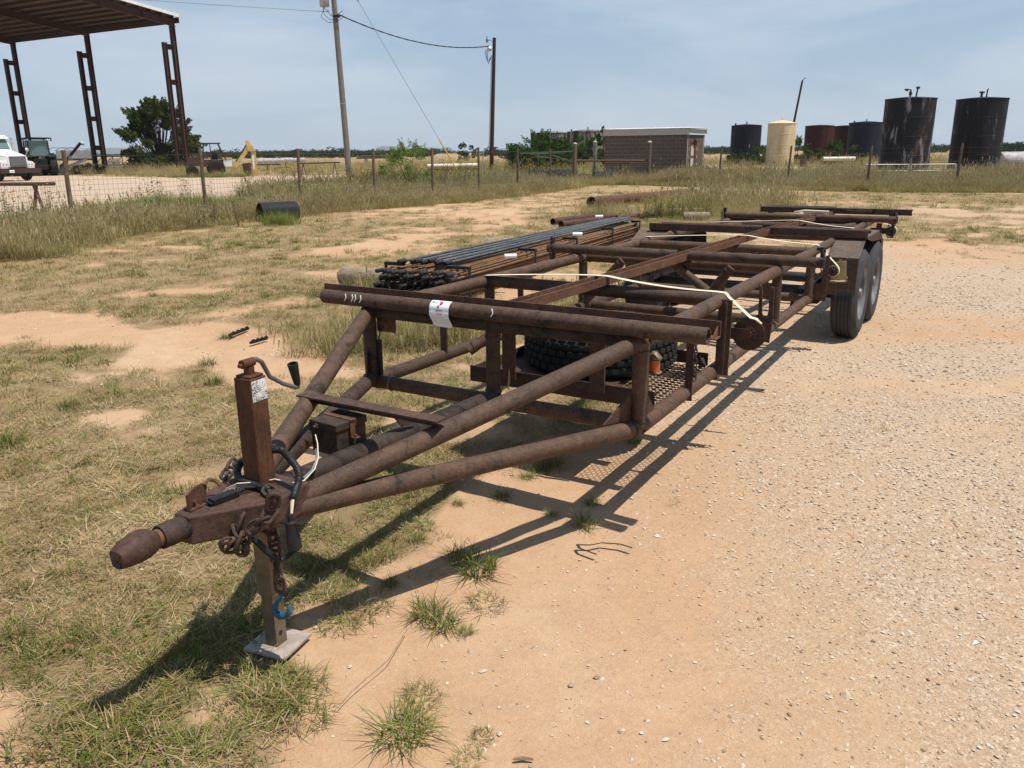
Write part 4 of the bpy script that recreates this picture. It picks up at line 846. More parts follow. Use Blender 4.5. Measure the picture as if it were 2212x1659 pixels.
# posts with chains at the carrier pipe ends
def stub(s, t, z0, z1): MB().box(t-.014, t+.014, s, s+.03, z0, z1).build('stub_post', M_blackst, trailer, False)
stub(2.34, -.915, .795, .97); stub(2.37, 1.06, .85, .985); stub(6.18, -.715, .80, .965); stub(6.2, 1.06, .70, .96)
MB().box(1.02, 1.075, 2.375, 2.385, .965, .985).build('post_cap', M_blackst, trailer, False)
def hang(pts): chain('hold_down_chain', pts, LK_SM, .0225, trailer)
hang([P(2.31, -.895, .955), P(2.30, -.90, .90), P(2.30, -.905, .83), P(2.31, -.90, .77)])
hang([P(2.33, 1.075, .965), P(2.31, 1.085, .90), P(2.31, 1.075, .84), P(2.31, 1.05, .79), P(2.31, 1.03, .83), P(2.31, 1.03, .87), P(2.31, 1.01, .885)])
hang([P(6.13, -.72, .95), P(6.12, -.73, .88), P(6.12, -.72, .82)]); hang([P(6.13, 1.09, .95), P(6.12, 1.10, .88), P(6.12, 1.075, .82), P(6.12, 1.05, .86)])
chain('hold_down_chain', [P(.545, .835, .70), P(.543, .838, .64), P(.543, .838, .56), P(.545, .835, .50)], LK_SM, .0225, trailer)
# axles, springs and fenders
AX = (4.40, 5.235); TYR = .385
def wheel(s, t0, out):
    t1 = t0+.195
    m = MB(); R = TYR; prof = [(.225, 0), (.25, -.004), (.30, -.010), (.345, -.006), (R-.022, .008), (R-.004, .024)]
    for k in range(5):
        a = .026+k*.0305; prof += [(R, a), (R, a+.024), (R-.011, a+.0245), (R-.011, a+.0300)] if k < 4 else [(R, a), (R, a+.022)]
    prof += [(R-.004, .172), (R-.022, .187), (.345, .201), (.30, .205), (.25, .199), (.225, .195)]
    wq = thing_part('wheel', trailer); wq.location = P(s, t0, R-.006)
    m.lathe(prof, (0, 0, 0), (1, 0, 0), 72); m.build('tyre', M_rubd if out else M_tread, wq)
    h = .150 if out else .045; sg = -1 if out else 1
    m = MB(); m.lathe([(.226, .195 if out else 0), (.222, .193 if out else .003), (.200, .175 if out else .02), (.196, .10), (.150, h-.05*(1 if out else -1)), (.115, h-.035*(1 if out else -1)), (.08, h-.03*(1 if out else -1)), (.0, h-.03*(1 if out else -1))], (0, 0, 0), (1, 0, 0), 40)
    m.lathe([(.226, 0), (.2, .02), (.19, .12)], (0, 0, 0), (1, 0, 0), 40); m.build('rim', M_rim, wq)
    m = MB(); m.lathe([(.055, 0), (.052, .05), (.040, .068), (0, .070)], Vector((h-.03, 0, 0)) if out else Vector((.0, 0, 0)), (1, 0, 0) if out else (-1, 0, 0), 20); m.build('hub', M_grey, wq)
    for k in range(8):
        a = k*math.pi/4; m = MB(); m.tube((h-.03, math.cos(a)*.082, math.sin(a)*.082), (h-.008, math.cos(a)*.082, math.sin(a)*.082), .011, 6)
        if out: m.build('lug_nut', M_galvp, wq)
for s in AX:
    wheel(s, .872, True); wheel(s, -1.035, False)
    pipe('axle', (s, -.84, .37), (s, .88, .37), .048, M_blackst)
for t in (.70, -.80):
    m = MB()
    for s in AX:
        for k in range(5): m.bar(P(s-.30+.04*k, t, .335-.012*k), P(s+.30-.04*k, t, .335-.012*k), .045, .009)
    m.build('leaf_spring', M_blackst, trailer, False); MB().bar(P(3.62, t, .46), P(6.3, t, .46), .06, .10).build('frame_rail', M_blackst, trailer, False)
    MB().bar(P(3.62, t-.05, .345), P(3.72, t-.05, .46), .05, .05).build('spring_hanger', M_blackst, trailer, False)
def fender(t0, t1):
    S = [(4.02, .415), (4.05, .725), (4.38, .862), (5.22, .862), (5.56, .735), (5.60, .48)]; th = .005
    for i, (a, b) in enumerate(zip(S, S[1:])):
        if i in (0, 4): tt0 = t0
        MB().prism([P(a[0], t0, a[1]), P(b[0], t0, b[1]), P(b[0], t1, b[1]), P(a[0], t1, a[1])], Vector((0, .003 if i in (0,) else 0, -th)) if i not in (0, 4) else Vector((0, th if i == 0 else -th, 0))).build('fender_panel', M_fend if i in (1, 2) else M_plate, fd, False)
    MB().prism([P(4.40, t1-.006 if t1 > 0 else t0, .856), P(5.20, t1-.006 if t1 > 0 else t0, .856), P(5.52, t1-.006 if t1 > 0 else t0, .735), P(5.52, t1-.006 if t1 > 0 else t0, .66), P(5.40, t1-.006 if t1 > 0 else t0, .76), P(4.75, t1-.006 if t1 > 0 else t0, .80)], (.005, 0, 0)).build('fender_skirt', M_jack, fd, False)
fd = thing_part('fender', trailer); fender(.80, 1.055); fd = thing_part('fender', trailer); fender(-1.02, -.72)
MB().box(.80, .86, 7.02, 7.035, .72, .78).build('tail_lamp', M_redl, trailer, False)

# things lying on the trailer -------------------------------------------------
sp = thing('spare_tyre', 'worn black spare truck tyre lying flat in the front tray of the pipe trailer', 'tyre', TW(P(.90, .165, .445)), -HD); sp.scale = (1.10, 1.10, 1.10)
m = MB(); R = .385; prof = [(.21, .03), (.24, .005), (.30, -.006), (.35, .002), (R-.012, .016), (R, .03), (R, .060), (R-.010, .062), (R-.010, .068), (R, .070), (R, .096), (R-.010, .098), (R-.010, .104), (R, .106), (R, .132), (R-.010, .134), (R-.010, .140), (R, .142), (R, .168), (R-.012, .184), (.35, .198), (.30, .206), (.24, .196), (.21, .17)]
m.lathe(prof, (0, 0, 0), (0, 0, 1), 80); ty = m.build('casing', M_rub, sp)
m = MB(); rg = random.Random(5)
for row, z in enumerate((.033, .074, .110, .146)):
    for i in range(46):
        a = (i+.5*(row % 2))*2*math.pi/46+rg.uniform(-.01, .01); hw = .019; pts = []
        c = Vector((math.cos(a), math.sin(a), 0)); tn = Vector((-c.y, c.x, 0)); p0 = c*(R-.002); hh = .024
        poly = [p0+tn*-hw*.8+Vector((0, 0, z)), p0+tn*-hw+Vector((0, 0, z+hh*.5)), p0+tn*-hw*.8+Vector((0, 0, z+hh)), p0+tn*hw*.75+Vector((0, 0, z+hh)), p0+tn*hw+Vector((0, 0, z+hh*.5)), p0+tn*hw*.75+Vector((0, 0, z))]
        m.prism(poly, c*.009)
m.build('tread_lugs', M_tread, sp, False)
m = MB()
for i in range(46):
    a = i*2*math.pi/46; c = Vector((math.cos(a), math.sin(a), 0)); tn = Vector((-c.y, c.x, 0)); m.prism([c*.352+tn*-.019+Vector((0, 0, .1985)), c*.352+tn*.019+Vector((0, 0, .1985)), c*.379+tn*.019+Vector((0, 0, .181)), c*.379+tn*-.019+Vector((0, 0, .181))], c*.006+Vector((0, 0, .006)))
m.build('shoulder_lugs', M_rubd, sp, False)
def ribbon(pts, wvec, th=.0022):
    m = MB(); pts = [Vector(p) for p in pts]; w_ = Vector(wvec)
    for i in range(len(pts)-1):
        a, b = pts[i], pts[i+1]; m.add([a-w_, a+w_, b+w_, b-w_], [(0, 1, 2, 3)])
    return m
def strap(label, pts, wd):
    m = MB(); pts = [TW(p) for p in pts]; sd_ = Vector((TU[0], TU[1], 0))*wd/2; n = len(pts)
    v = []
    for i, p in enumerate(pts):
        dz_ = Vector((0, 0, .0012)); v += [p-sd_-dz_, p+sd_-dz_, p+sd_+dz_, p-sd_+dz_]
    f = [(4*i+k, 4*i+(k+1) % 4, 4*i+4+(k+1) % 4, 4*i+4+k) for i in range(n-1) for k in range(4)] + [(3, 2, 1, 0), (4*n-4, 4*n-3, 4*n-2, 4*n-1)]
    o = m.add(v, f).build('tie_strap', M_strap, None, True); tag(o, label, 'strap', 'cream tie-down straps pulled across the trailer'); return o
def sag(a, b, n, s): return [a.lerp(b, i/n)-Vector((0, 0, s*4*(i/n)*(1-i/n))) for i in range(n+1)]
zt = ZT+PR+.003; ch = [(math.cos(a), math.sin(a)) for a in np.linspace(1.5, .45, 5)]
wr = lambda s, t: [P(s, t+c*(PR+.003), ZT+q*(PR+.003)) for c, q in ch]
strap('cream strap nearest the coupler, running down to the large round reel', [P(1.06, -.74, ZT+.02)]+sag(P(1.06, -.70, zt), P(1.07, railt(1.07)-.078, .909), 6, -.004)+sag(P(1.07, railt(1.07), .909), P(1.12, .74, zt), 7, .012)+wr(1.12, .782)[1:]+[W1+Vector((.0, .018, .088)), W1+Vector((.03, .018, .083)), W1+Vector((.06, .018, .06))], .044)
strap('cream strap running down to the small winch with the yellow plate', [P(3.72, -.71, ZT+.02)]+sag(P(3.72, -.69, zt), P(3.72, railt(3.72)-.078, .909), 6, -.004)+sag(P(3.72, railt(3.72), .909), P(3.72, .735, zt), 7, .008)+wr(3.71, .772)[1:]+[W2+Vector((.03, .028, .040)), W2+Vector((.044, .028, .015)), W2+Vector((.043, .028, -.02))], .046)
strap('cream strap crossing behind the wheel fenders', [P(5.45, -.69, ZT+.02)]+sag(P(5.45, -.66, zt), P(5.45, railt(5.45)-.078, .909), 6, 0)+sag(P(5.45, railt(5.45), .909), P(5.40, .74, zt), 6, .008)+wr(5.40, .772)[1:]+[P(5.40, .90, .80)], .044)
strap('short cream strap end hanging at the rear winch below the last carrier pipe', [P(6.645, .80, .865), P(6.645, .86, .83), W3+Vector((.03, .028, .055)), W3+Vector((.056, .028, .025))], .034)
m = MB(); rg = random.Random(9)                            # slack strap heaped on the rear pipes
for i in range(5): m.path([TW(P(6.35+.02*i, .02+rg.uniform(-.02, .05), .875+.012*i)), TW(P(6.4, .12, .91+.008*i)), TW(P(6.45, .25+.03*i, .895+.01*i)), TW(P(6.42, .36, .875))], [.006, .013, .010, .005], 5)
tag(m.build('slack_strap', M_strap), 'cream strap heaped loosely across the pipes at the trailer rear', 'strap')
# auction tag: a paper sheet wrapped over the two front pipes
def tagpt(u, v, off=0.):                                   # u across, v down
    c1 = Vector((-.088, .882)); c2 = Vector((-.03, .82)); L = v*.146; r1 = .0366+off; r2 = .0372+off
    if L < .062: a = math.pi/2+.35-L/.0366+ -.0; a = 1.55-L/.0366; s, z = c1.x-r1*math.cos(a), c1.y+r1*math.sin(a)
    else:
        q = (L-.062)/.084; s = -.1245+.020*q-.008*math.sin(q*5.2)-off; z = .8775-.080*q
    t = tagc+(u-.5)*.112; return P(s, t, z-.004*math.sin((u-.1)*3)*v)
tagc = onp(1004, 650, z=.89).x
m = MB(); nu, nv = 10, 22
for off in (0, .0007): m.v += [tuple(TW(tagpt(i/nu, j/nv, off))) for j in range(nv+1) for i in range(nu+1)]
K = (nu+1)*(nv+1); Q = lambda i, j, k: k*K+j*(nu+1)+i
m.f += [(Q(i, j, 1), Q(i+1, j, 1), Q(i+1, j+1, 1), Q(i, j+1, 1)) for j in range(nv) for i in range(nu)]+[(Q(i, j, 0), Q(i, j+1, 0), Q(i+1, j+1, 0), Q(i+1, j, 0)) for j in range(nv) for i in range(nu)]
m.f += [(Q(i, 0, 0), Q(i+1, 0, 0), Q(i+1, 0, 1), Q(i, 0, 1)) for i in range(nu)]+[(Q(i, nv, 0), Q(i, nv, 1), Q(i+1, nv, 1), Q(i+1, nv, 0)) for i in range(nu)]
atag = m.build('auction_tag', M_tagw); tag(atag, 'white paper auction tag with lot number stuck over the two front pipes', 'tag')
def text_on(name, s, mat, u, v, hgt, wid=None, shear=0., mapf=None, parent=None, bold=0.):
    cu = bpy.data.curves.new('txt', 'FONT'); cu.body = s; cu.size = 1; cu.offset = bold; cu.resolution_u = 3; cu.shear = shear
    o = bpy.data.objects.new('txt', cu); COL.objects.link(o); dg = bpy.context.evaluated_depsgraph_get(); me = bpy.data.meshes.new_from_object(o.evaluated_get(dg)); bpy.data.objects.remove(o)
    co = np.array([x.co[:] for x in me.vertices]); w0, h0 = np.ptp(co[:, 0]), np.ptp(co[:, 1]); sx = (wid or hgt*w0/h0)/w0; x0, y1 = co[:, 0].min(), co[:, 1].max()
    for vtx, c in zip(me.vertices, co): vtx.co = mapf(u+(c[0]-x0)*sx, v+(y1-c[1])*hgt/h0)
    me.materials.clear(); me.materials.append(mat); return link(name, me, parent)
tm = lambda u, v: TW(tagpt(u, v, .0016))
text_on('lot_number', '40121', M_ink, .06, .08, .10, .32, .25, tm, atag, .01); text_on('red_logo', 'P', M_inkr, .40, .07, .26, .24, 0, tm, atag, .05); text_on('logo_stem', 'I', M_ink, .415, .25, .085, .075, 0, lambda u, v: TW(tagpt(u, v, .0022)), atag, .09); text_on('logo_dot', 'o', M_inkp, .485, .10, .06, .07, 0, lambda u, v: TW(tagpt(u, v, .0022)), atag, .08)
text_on('tag_word', 'Auctions', M_ink, .33, .36, .06, .34, 0, tm, atag, .012); text_on('tag_line', '- - - - - - - - - - -', M_inkr, .28, .445, .012, .48, 0, tm, atag, .02); text_on('lot_word', 'Lot #:', M_inkr, .41, .49, .06, .25, 0, tm, atag, .02)
# ================================================================== rods, logs and pipes lying on the ground
A0 = Vector((*gnd(989, 646, .06), 0)); A1 = Vector((*gnd(1382, 514, .06), 0)); RD = (A1-A0).normalized(); RL = (A1-A0).length; RN = Vector((-RD.y, RD.x, 0))
bund = thing('rod_bundle', 'long bundle of thin rusty rods with black couplings, held in black spacers', 'rod bundle', A0, math.atan2(RD.y, RD.x))
def rodmesh(nm, L, r, mat): return MB().tube((0, 0, 0), (L, 0, 0), r, 8).mesh(nm, mat)
def cplmesh(r): return MB().lathe([(0, -.01), (r*.8, -.01), (r, .0), (r, .035), (r*.72, .045), (r*.72, .06), (r, .07), (r, .12), (r*.5, .14)], (0, 0, 0), (1, 0, 0), 8).mesh('coupling', M_blackst)
rm = [rodmesh('rod', RL, .0125, q) for q in (M_rodR, M_rodG, M_rodR, M_rodG, M_post)]; rmb = rodmesh('rod', RL*.985, .0165, M_rodB); cpm = cplmesh(.025); cpb = cplmesh(.030)
for j in range(6):
    for i in range(12):
        y = .03+i*.088+(.02 if j % 2 else 0); o = link('rod', rm[random.randrange(5)], bund, (random.uniform(-.14, .10), y, .085+j*.048+random.uniform(-.006, .006)), (0, random.uniform(-.002, .002), -.48*y/RL+random.uniform(-.003, .003)))
        link('coupling', cpm, o); link('coupling', cpm, o, (RL, 0, 0), (0, 0, math.pi))
for i in range(8):
    o = link('rod', rmb, bund, (random.uniform(.05, .35), (.30+i*.072+random.uniform(-.012, .012)), .398+.016*(i % 2)), (0, 0, -.40*(.30+i*.072)/RL+random.uniform(-.003, .003))); link('coupling', cpb, o)
for fr in (.035, .30, .52, .76, .985):
    x = fr*RL; wf = 1-.48*fr; m = MB(); m.box(x-.02, x+.02, -.03, -.016, .03, .375); m.box(x-.03, x+.03, -.03, .26*wf, .352, .384); m.box(x-.03, x+.03, .84*wf, 1.10*wf, .355, .39); m.box(x-.02, x+.02, 1.09*wf, 1.105*wf, .03, .352)
    m.build('spacer', M_blackst, bund, False)
def log(name, label, a, b, r, mat=None, cat='log', grp=None):
    a = Vector(a); b = Vector(b); L = (b-a).length; n = 18; m = MB(); pts = [Vector((L*i/9, 0, 0)) for i in range(10)]; rr = [r*(1+.05*math.sin(i*2.1)) for i in range(10)]; rr[0] *= .94
    m.path(pts, rr, n); o = m.build(name, mat or M_log); o.location = a; o.rotation_euler = (b-a).to_track_quat('X', 'Z').to_euler(); tag(o, label, cat, grp); return o
p0 = gnd(739, 622, 0); p1 = gnd(836, 630, 0); log('timber_log', 'grey weathered log end lying beside the near end of the rod bundle', (p0[0], p0[1]+.13, .128), (p1[0]-.02, p1[1]+.15, .128), .128)
p0 = gnd(1044, 546, 0); p1 = gnd(1125, 546, 0); log('timber_log', 'brown split log poking out from the far long side of the rod bundle', (p0[0], p0[1]+.15, .11), (p1[0], p1[1]+.2, .11), .125)
p0 = gnd(1395, 522, 0); p1 = gnd(1300, 530, 0); m = MB(); q0 = Vector((p0[0], p0[1], .035)); q1 = Vector((p1[0], p1[1], .035)); m.bar(q0, q1, .18, .07); tag(m.build('plank', M_log, None, False), 'flat weathered plank under the far end of the rod bundle', 'plank')
def opipe(name, label, a, b, r, mat, cat='pipe', grp=None, flange=False):
    m = MB(); m.hollow(a, b, r, r*.12, 20, .4)
    if flange:
        d = (Vector(b)-Vector(a)).normalized(); m.lathe([(r, 0), (r*1.12, 0), (r*1.12, .03), (r, .03)], a, d, 24)
        for k in range(10): an = k*.628; m.lathe([(r*.15, -.012), (r*.15, .0)], Vector(a), d, 6)
    o = m.build(name, mat); tag(o, label, cat, grp); return o
def ground_pipe(label, px, py, qx, qy, r, mat, name='steel_pipe', grp=None, lift=0., k=1.):
    a = gnd(px, py); b = gnd(qx, qy); a = Vector((a[0], a[1], r+lift)); b = Vector((b[0], b[1], r+lift)); b = a+(b-a)*k; return opipe(name, label, a, b, r, mat, 'pipe', grp)
ground_pipe('rusty pipe end farthest left of the three behind the rod bundle', 1194, 486, 1290, 474, .075, M_red)
ground_pipe('rusty pipe with the widest open end just behind the rod bundle', 1212, 493, 1300, 482, .078, M_red)
ground_pipe('rusty pipe emerging beside the white tag behind the rod bundle', 1333, 478, 1470, 463, .07, M_red)
ground_pipe('thin rusty pipe laid above the two open pipe ends', 1282, 474, 1330, 470, .05, M_red)
a = Vector((*gnd(1277, 450), .17)); b = Vector((*gnd(1480, 428), .17)); o = opipe('flanged_pipe', 'thick rusty flanged pipe lying in the long grass before the block building', a, b, .15, M_red, 'pipe', None, True)
for i, (x, y, nm) in enumerate(((1432, 466, 'left'), (1459, 466, 'middle'), (1499, 464, 'right'))):
    a = Vector((*gnd(x, y), .13)); d = Vector((.93, .36, 0)); lab = ('short cream plastic pipe farthest from the lying timber post', 'longer cream plastic pipe, middle of the three in the grass', 'cream plastic pipe resting just above the lying timber post')[i]
    opipe('plastic_pipe', lab, a, a+d*(.45, 1.0, 1.1)[i], .048, M_pvc, 'pipe')
a = gnd(1478, 476); b = gnd(1534, 476); log('timber_post', 'grey timber post lying in grass below the cream plastic pipes', (a[0], a[1]+.1, .09), (b[0], b[1]+.1, .09), .10, None, 'post')
for lab, x, y, yw in (('white paper tag lying on the near half of the rod bundle', 1101, 557, .5), ('white paper tag rolled round a rod near the nearest carrier pipe chain', 1246, 509, .2), ('small white and yellow tag on the far end of the blue grey rods', 1293, 470, .1)):
    q = gnd(x, y, .42); m = MB(); d = Vector((.9, .3*yw, 0)).normalized(); m.lathe([(.022, 0), (.026, 0), (.026, .14), (.022, .14)], Vector((q[0]-.06, q[1], .44)), d, 14, True); tag(m.build('paper_tag', M_tagw), lab, 'tag')
# culverts ------------------------------------------------------------
def culvert(label, x, y, Y, L, r, ang):
    c = far(x, Y); d = Vector((math.cos(ang), math.sin(ang), 0)); n_ = int(L/.028); prof = [(r-.02, 0)]
    for i in range(n_): prof += [(r+(.012 if i % 2 else 0), i*L/n_)]
    prof += [(r, L), (r-.02, L), (r-.02, .0)]
    o = MB().lathe(prof, Vector((c[0], c[1], r-.04))-d*L/2, d, 30).build('culvert_pipe', M_hdpe); tag(o, label, 'culvert pipe'); return o
culvert('black corrugated culvert piece in the grass by the left fence', 590, 0, 20.7, .95, .245, .66)
culvert('black culvert pipe lying right of the brace middle post', 1304, 0, 42.5, 1.0, .32, .15)
culvert('black culvert pipe half hidden in grass left of the brace middle post', 1262, 0, 42.8, 1.1, .26, .15)
culvert('low black culvert pipe in green grass left of the pipe brace', 1195, 0, 46, 2.6, .35, .1)

# ================================================================== fences
def fence(label, pts, xlean, nw, zmesh):
    f = thing('wire_fence', label, 'fence', pts[0])
    for i, p in enumerate(pts):
        q = p-pts[0]; top = q+Vector((random.uniform(-.03, .03)+xlean, 0, 1.75+random.uniform(-.03, .03)))
        MB().path([q-Vector((0, 0, .2)), q.lerp(top, .33), q.lerp(top, .66), top], [.046, .046, .045, .043], 10).build('fence_post', M_post, f)
    for z in (1.62, 1.44):                                # barbed strands
        m = MB()
        for a, b in zip(pts, pts[1:]):
            m.path([a-pts[0]+Vector((0, -.04, z)), (a+b)/2-pts[0]+Vector((0, -.04, z-.02)), b-pts[0]+Vector((0, -.04, z))], .0032, 4)
        m.build('barbed_strand', M_wire, f)
    m = MB()
    for a, b in zip(pts, pts[1:]):
        L = (b-a).length; a0 = a-pts[0]; b0 = b-pts[0]
        for z in np.arange(.08, zmesh+.01, .105): m.path([a0+Vector((0, -.042, z)), a0.lerp(b0, .5)+Vector((0, -.03, z-.012)), b0+Vector((0, -.042, z))], .0026, 3)
        n = int(L/.11)
        for k in range(n): q = a0.lerp(b0, (k+.5)/n); m.path([q+Vector((0, -.036, .06)), q+Vector((random.uniform(-.012, .012), -.036, zmesh))], .0026, 3)
    m.build('wire_mesh', M_wire, f, True, kind='stuff'); return f
fence('long wire mesh fence on rusty pipe posts along the left', LP, 0, 2, 1.22)
fence('wire mesh fence on dark posts before the tanks at right', RP[1:], .04, 2, 1.22)
br_ = thing('pipe_brace', 'corner brace of three thick pipe posts with one rail before the block building', 'fence brace', RP[0])
for x, Y, h, r, mt in ((1240, 41.2, 1.95, .10, M_post), (1399, 41.6, 2.0, .105, M_post)):
    p = col_x(x, 400, Y)-RP[0]; q = MB(); q.tube(p-Vector((0, 0, .2)), p+Vector((.03, 0, h)), r, 14); o = q.build('brace_post', mt, br_); MB().lathe([(r+.005, 0), (r*.8, .05), (0, .075)], p+Vector((.03, 0, h)), (0, 0, 1), 14).build('post_cap', M_concrete, o)
p = col_x(1284, 400, 43.2)-RP[0]; o = MB().tube(p-Vector((0, 0, .2)), p+Vector((0, 0, 2.05)), .10, 14).build('brace_post', M_tX, br_); o['label'] = 'brace post with peeling white paint'
MB().lathe([(.105, 0), (.08, .05), (0, .075)], p+Vector((0, 0, 2.05)), (0, 0, 1), 14).build('post_cap', M_concrete, o)
a = col_x(1240, 400, 41.2)-RP[0]+Vector((.1, 0, 1.17)); b = col_x(1399, 400, 41.6)-RP[0]+Vector((-.1, 0, 1.13)); MB().tube(a, b, .045, 10).build('brace_rail', M_rail, br_)

# pipe rack stand at the far left ---------------------------------------
rk = thing('pipe_rack_stand', 'rusty pipe rail on crossed pipe legs beside the pale yard', 'pipe stand', (*gnd(70, 440), 0))
o0 = Vector((*gnd(70, 440), 0)); zt_ = .80; c = Vector((*far(64, 24.8), 0))-o0; e = Vector((*far(107, 24.7), 0))-o0; d = (e-c).normalized()
MB().tube(c-d*5.0+Vector((0, 0, zt_)), e+Vector((0, 0, zt_+.02)), .055, 12).build('rail', M_red, rk)
for k in (0, -3.6):
    b = c+d*k; nn = Vector((-d.y, d.x, 0))
    for s in (-1, 1): MB().tube(b+d*(.30*s)-nn*.15*s+Vector((0, 0, -.05)), b-d*(.09*s)+nn*.05*s+Vector((0, 0, zt_+.02)), .050, 10).build('leg', M_red, rk)

# ================================================================== utility poles and cables
PX = Vector((*far(751, 45), 0))
pole = thing('utility_pole', 'tall grey weathered utility pole carrying a transformer', 'utility pole', PX)
px1 = col_x(705, 16, 45); top1 = Vector((-9.0-PX.x, 0, 11.6)); 
lean = lambda z: Vector((-.22*z/8.5+.02, 0, z))
MB().path([lean(-.3), lean(3), lean(6), lean(9), lean(11.6)], [.17, .158, .146, .135, .125], 16).build('pole_shaft', M_pole, pole)
tf = MB().lathe([(0, 0), (.22, 0), (.24, .03), (.24, .80), (.21, .88), (0, .90)], lean(8.78)+Vector((-.48, -.12, 0)), (0, 0, 1), 24).build('transformer', M_galv, pole)
MB().box(-.34, -.12, -.06, .06, 8.9, 9.5).build('transformer_bracket', M_grey, pole, False).location = lean(0)
for k, (dx, dz) in enumerate(((-.30, -.1), (-.12, -.25))): MB().lathe([(0, 0), (.05, 0), (.06, .05), (.03, .08), (.06, .12), (0, .15)], lean(8.62+dz)+Vector((dx, -.15, 0)), (0, 0, 1), 12).build('insulator', M_galvp, pole)
for i, (r_, dz) in enumerate(((.62, .0), (.45, .12), (.3, .3))):
    cpt = lean(8.35+dz); MB().path([lean(8.85)+Vector((-.42-.1*i, -.2, 0)), cpt+Vector((-r_-.08, -.2, -.05)), cpt+Vector((-r_*.5, -.22, -.32)), cpt+Vector((.1, -.2, -.28)), cpt+Vector((.42, -.1, -.05))], .014, 6).build('drip_loop', M_cable, pole)
MB().lathe([(.14, -.05), (.19, -.05), (.19, .05), (.14, .05)], lean(8.35)+Vector((.05, 0, 0)), (0, 0, 1), 14).build('clamp', M_cable, pole)
for z in (4.1,): MB().lathe([(.156, 0), (.162, 0), (.162, .04), (.156, .04)], lean(z), (0, 0, 1), 16).build('pole_band', M_galv, pole)
P2 = Vector((*far(1061, 60), 0))
p2 = thing('service_pole', 'shorter dark brown pole with a conduit and meter, right of the grey pole', 'utility pole', P2)
l2 = lambda z: Vector((.36*z/9.1-.02, 0, z))
MB().path([l2(-.3), l2(4.5), l2(9.15)], [.15, .135, .115], 14).build('pole_shaft', M_poled, p2)
MB().path([l2(1.0)+Vector((-.62, -.12, 0)), l2(1.6)+Vector((-.60, -.12, 0)), l2(2.0)+Vector((-.2, -.14, 0)), l2(2.4)+Vector((-.17, -.14, 0)), l2(5)+Vector((-.17, -.14, 0)), l2(8.0)+Vector((-.15, -.14, 0))], .045, 8).build('conduit', M_galv, p2)
MB().lathe([(0, 0), (.12, .02), (.17, .14), (.15, .26), (.05, .30), (0, .30)], l2(8.35)+Vector((-.36, -.05, 0)), (.35, -.5, .6), 16).build('lamp_head', M_galvp, p2); MB().lathe([(0, 0), (.07, 0), (.07, .22), (.03, .25), (.03, .38), (0, .38)], l2(8.85)+Vector((-.50, -.05, 0)), (0, 0, 1), 12).build('photocell', M_grey, p2)
MB().path([l2(8.9)+Vector((-.1, -.05, 0)), l2(9.02)+Vector((-.28, -.05, 0)), l2(8.95)+Vector((-.45, -.05, 0))], .025, 6).build('lamp_arm', M_grey, p2)
for i in range(4): MB().path([l2(8.5)+Vector((-.3, -.12, 0)), l2(8.3-.05*i)+Vector((-.62+.06*i, -.15, 0)), l2(7.8-.12*i)+Vector((-.52+.05*i, -.15, 0)), l2(7.75-.05*i)+Vector((-.3, -.15, 0)), l2(8.02)+Vector((-.16, -.15, 0))], .014, 5).build('drip_loop', M_cable, p2)
m = MB(); m.box(.02, .30, -.26, -.13, 1.35, 1.95); m.box(-.12, .5, -.2, -.16, 1.9, 1.96); m.build('meter_box', M_red, p2, False)
m = MB(); m.box(-.72, -.50, -.22, -.06, .2, 1.0); m.tube((-.62, -.14, -.1), (-.62, -.14, .2), .05, 8); m.build('switch_box', M_galv, p2, False)
def cable(name, label, a, b, sagv, r, mat, n=24, wob=0.):
    pts = [Vector(a).lerp(Vector(b), i/n)-Vector((0, 0, sagv*4*(i/n)*(1-i/n))) for i in range(n+1)]
    o = MB().path(pts, [r*(1+wob*(i % 2)) for i in range(n+1)], 6).build(name, mat); tag(o, label, 'cable'); return o
cable('service_cable', 'black twisted cable sagging between the grey pole and brown pole', PX+lean(8.42)+Vector((.2, -.1, 0)), P2+l2(8.62)+Vector((-.3, -.1, 0)), .62, .028, M_cable, 40, .35)
cable('overhead_wire', 'thin grey wire leaving the grey pole out of the picture at left', PX+lean(8.55)+Vector((-.3, -.1, 0)), Vector((-36, 40, 10.0)), .12, .012, M_gcable)
ga = Vector((*far(998, 47), .12)); gb = PX+lean(11.3)
gw = MB().path([ga, gb], .012, 6).build('guy_wire', M_gcable); tag(gw, 'straight guy wire from the grey pole down to the grass', 'guy wire')
MB().path([ga, ga.lerp(gb, .19)], .035, 8).build('guy_guard', M_gyel, gw); gd_ = (gb-ga); MB().path([ga+gd_*.80, ga+gd_*.815, ga+gd_*.83], [.02, .05, .02], 8).build('guy_insulator', M_gcable, gw)

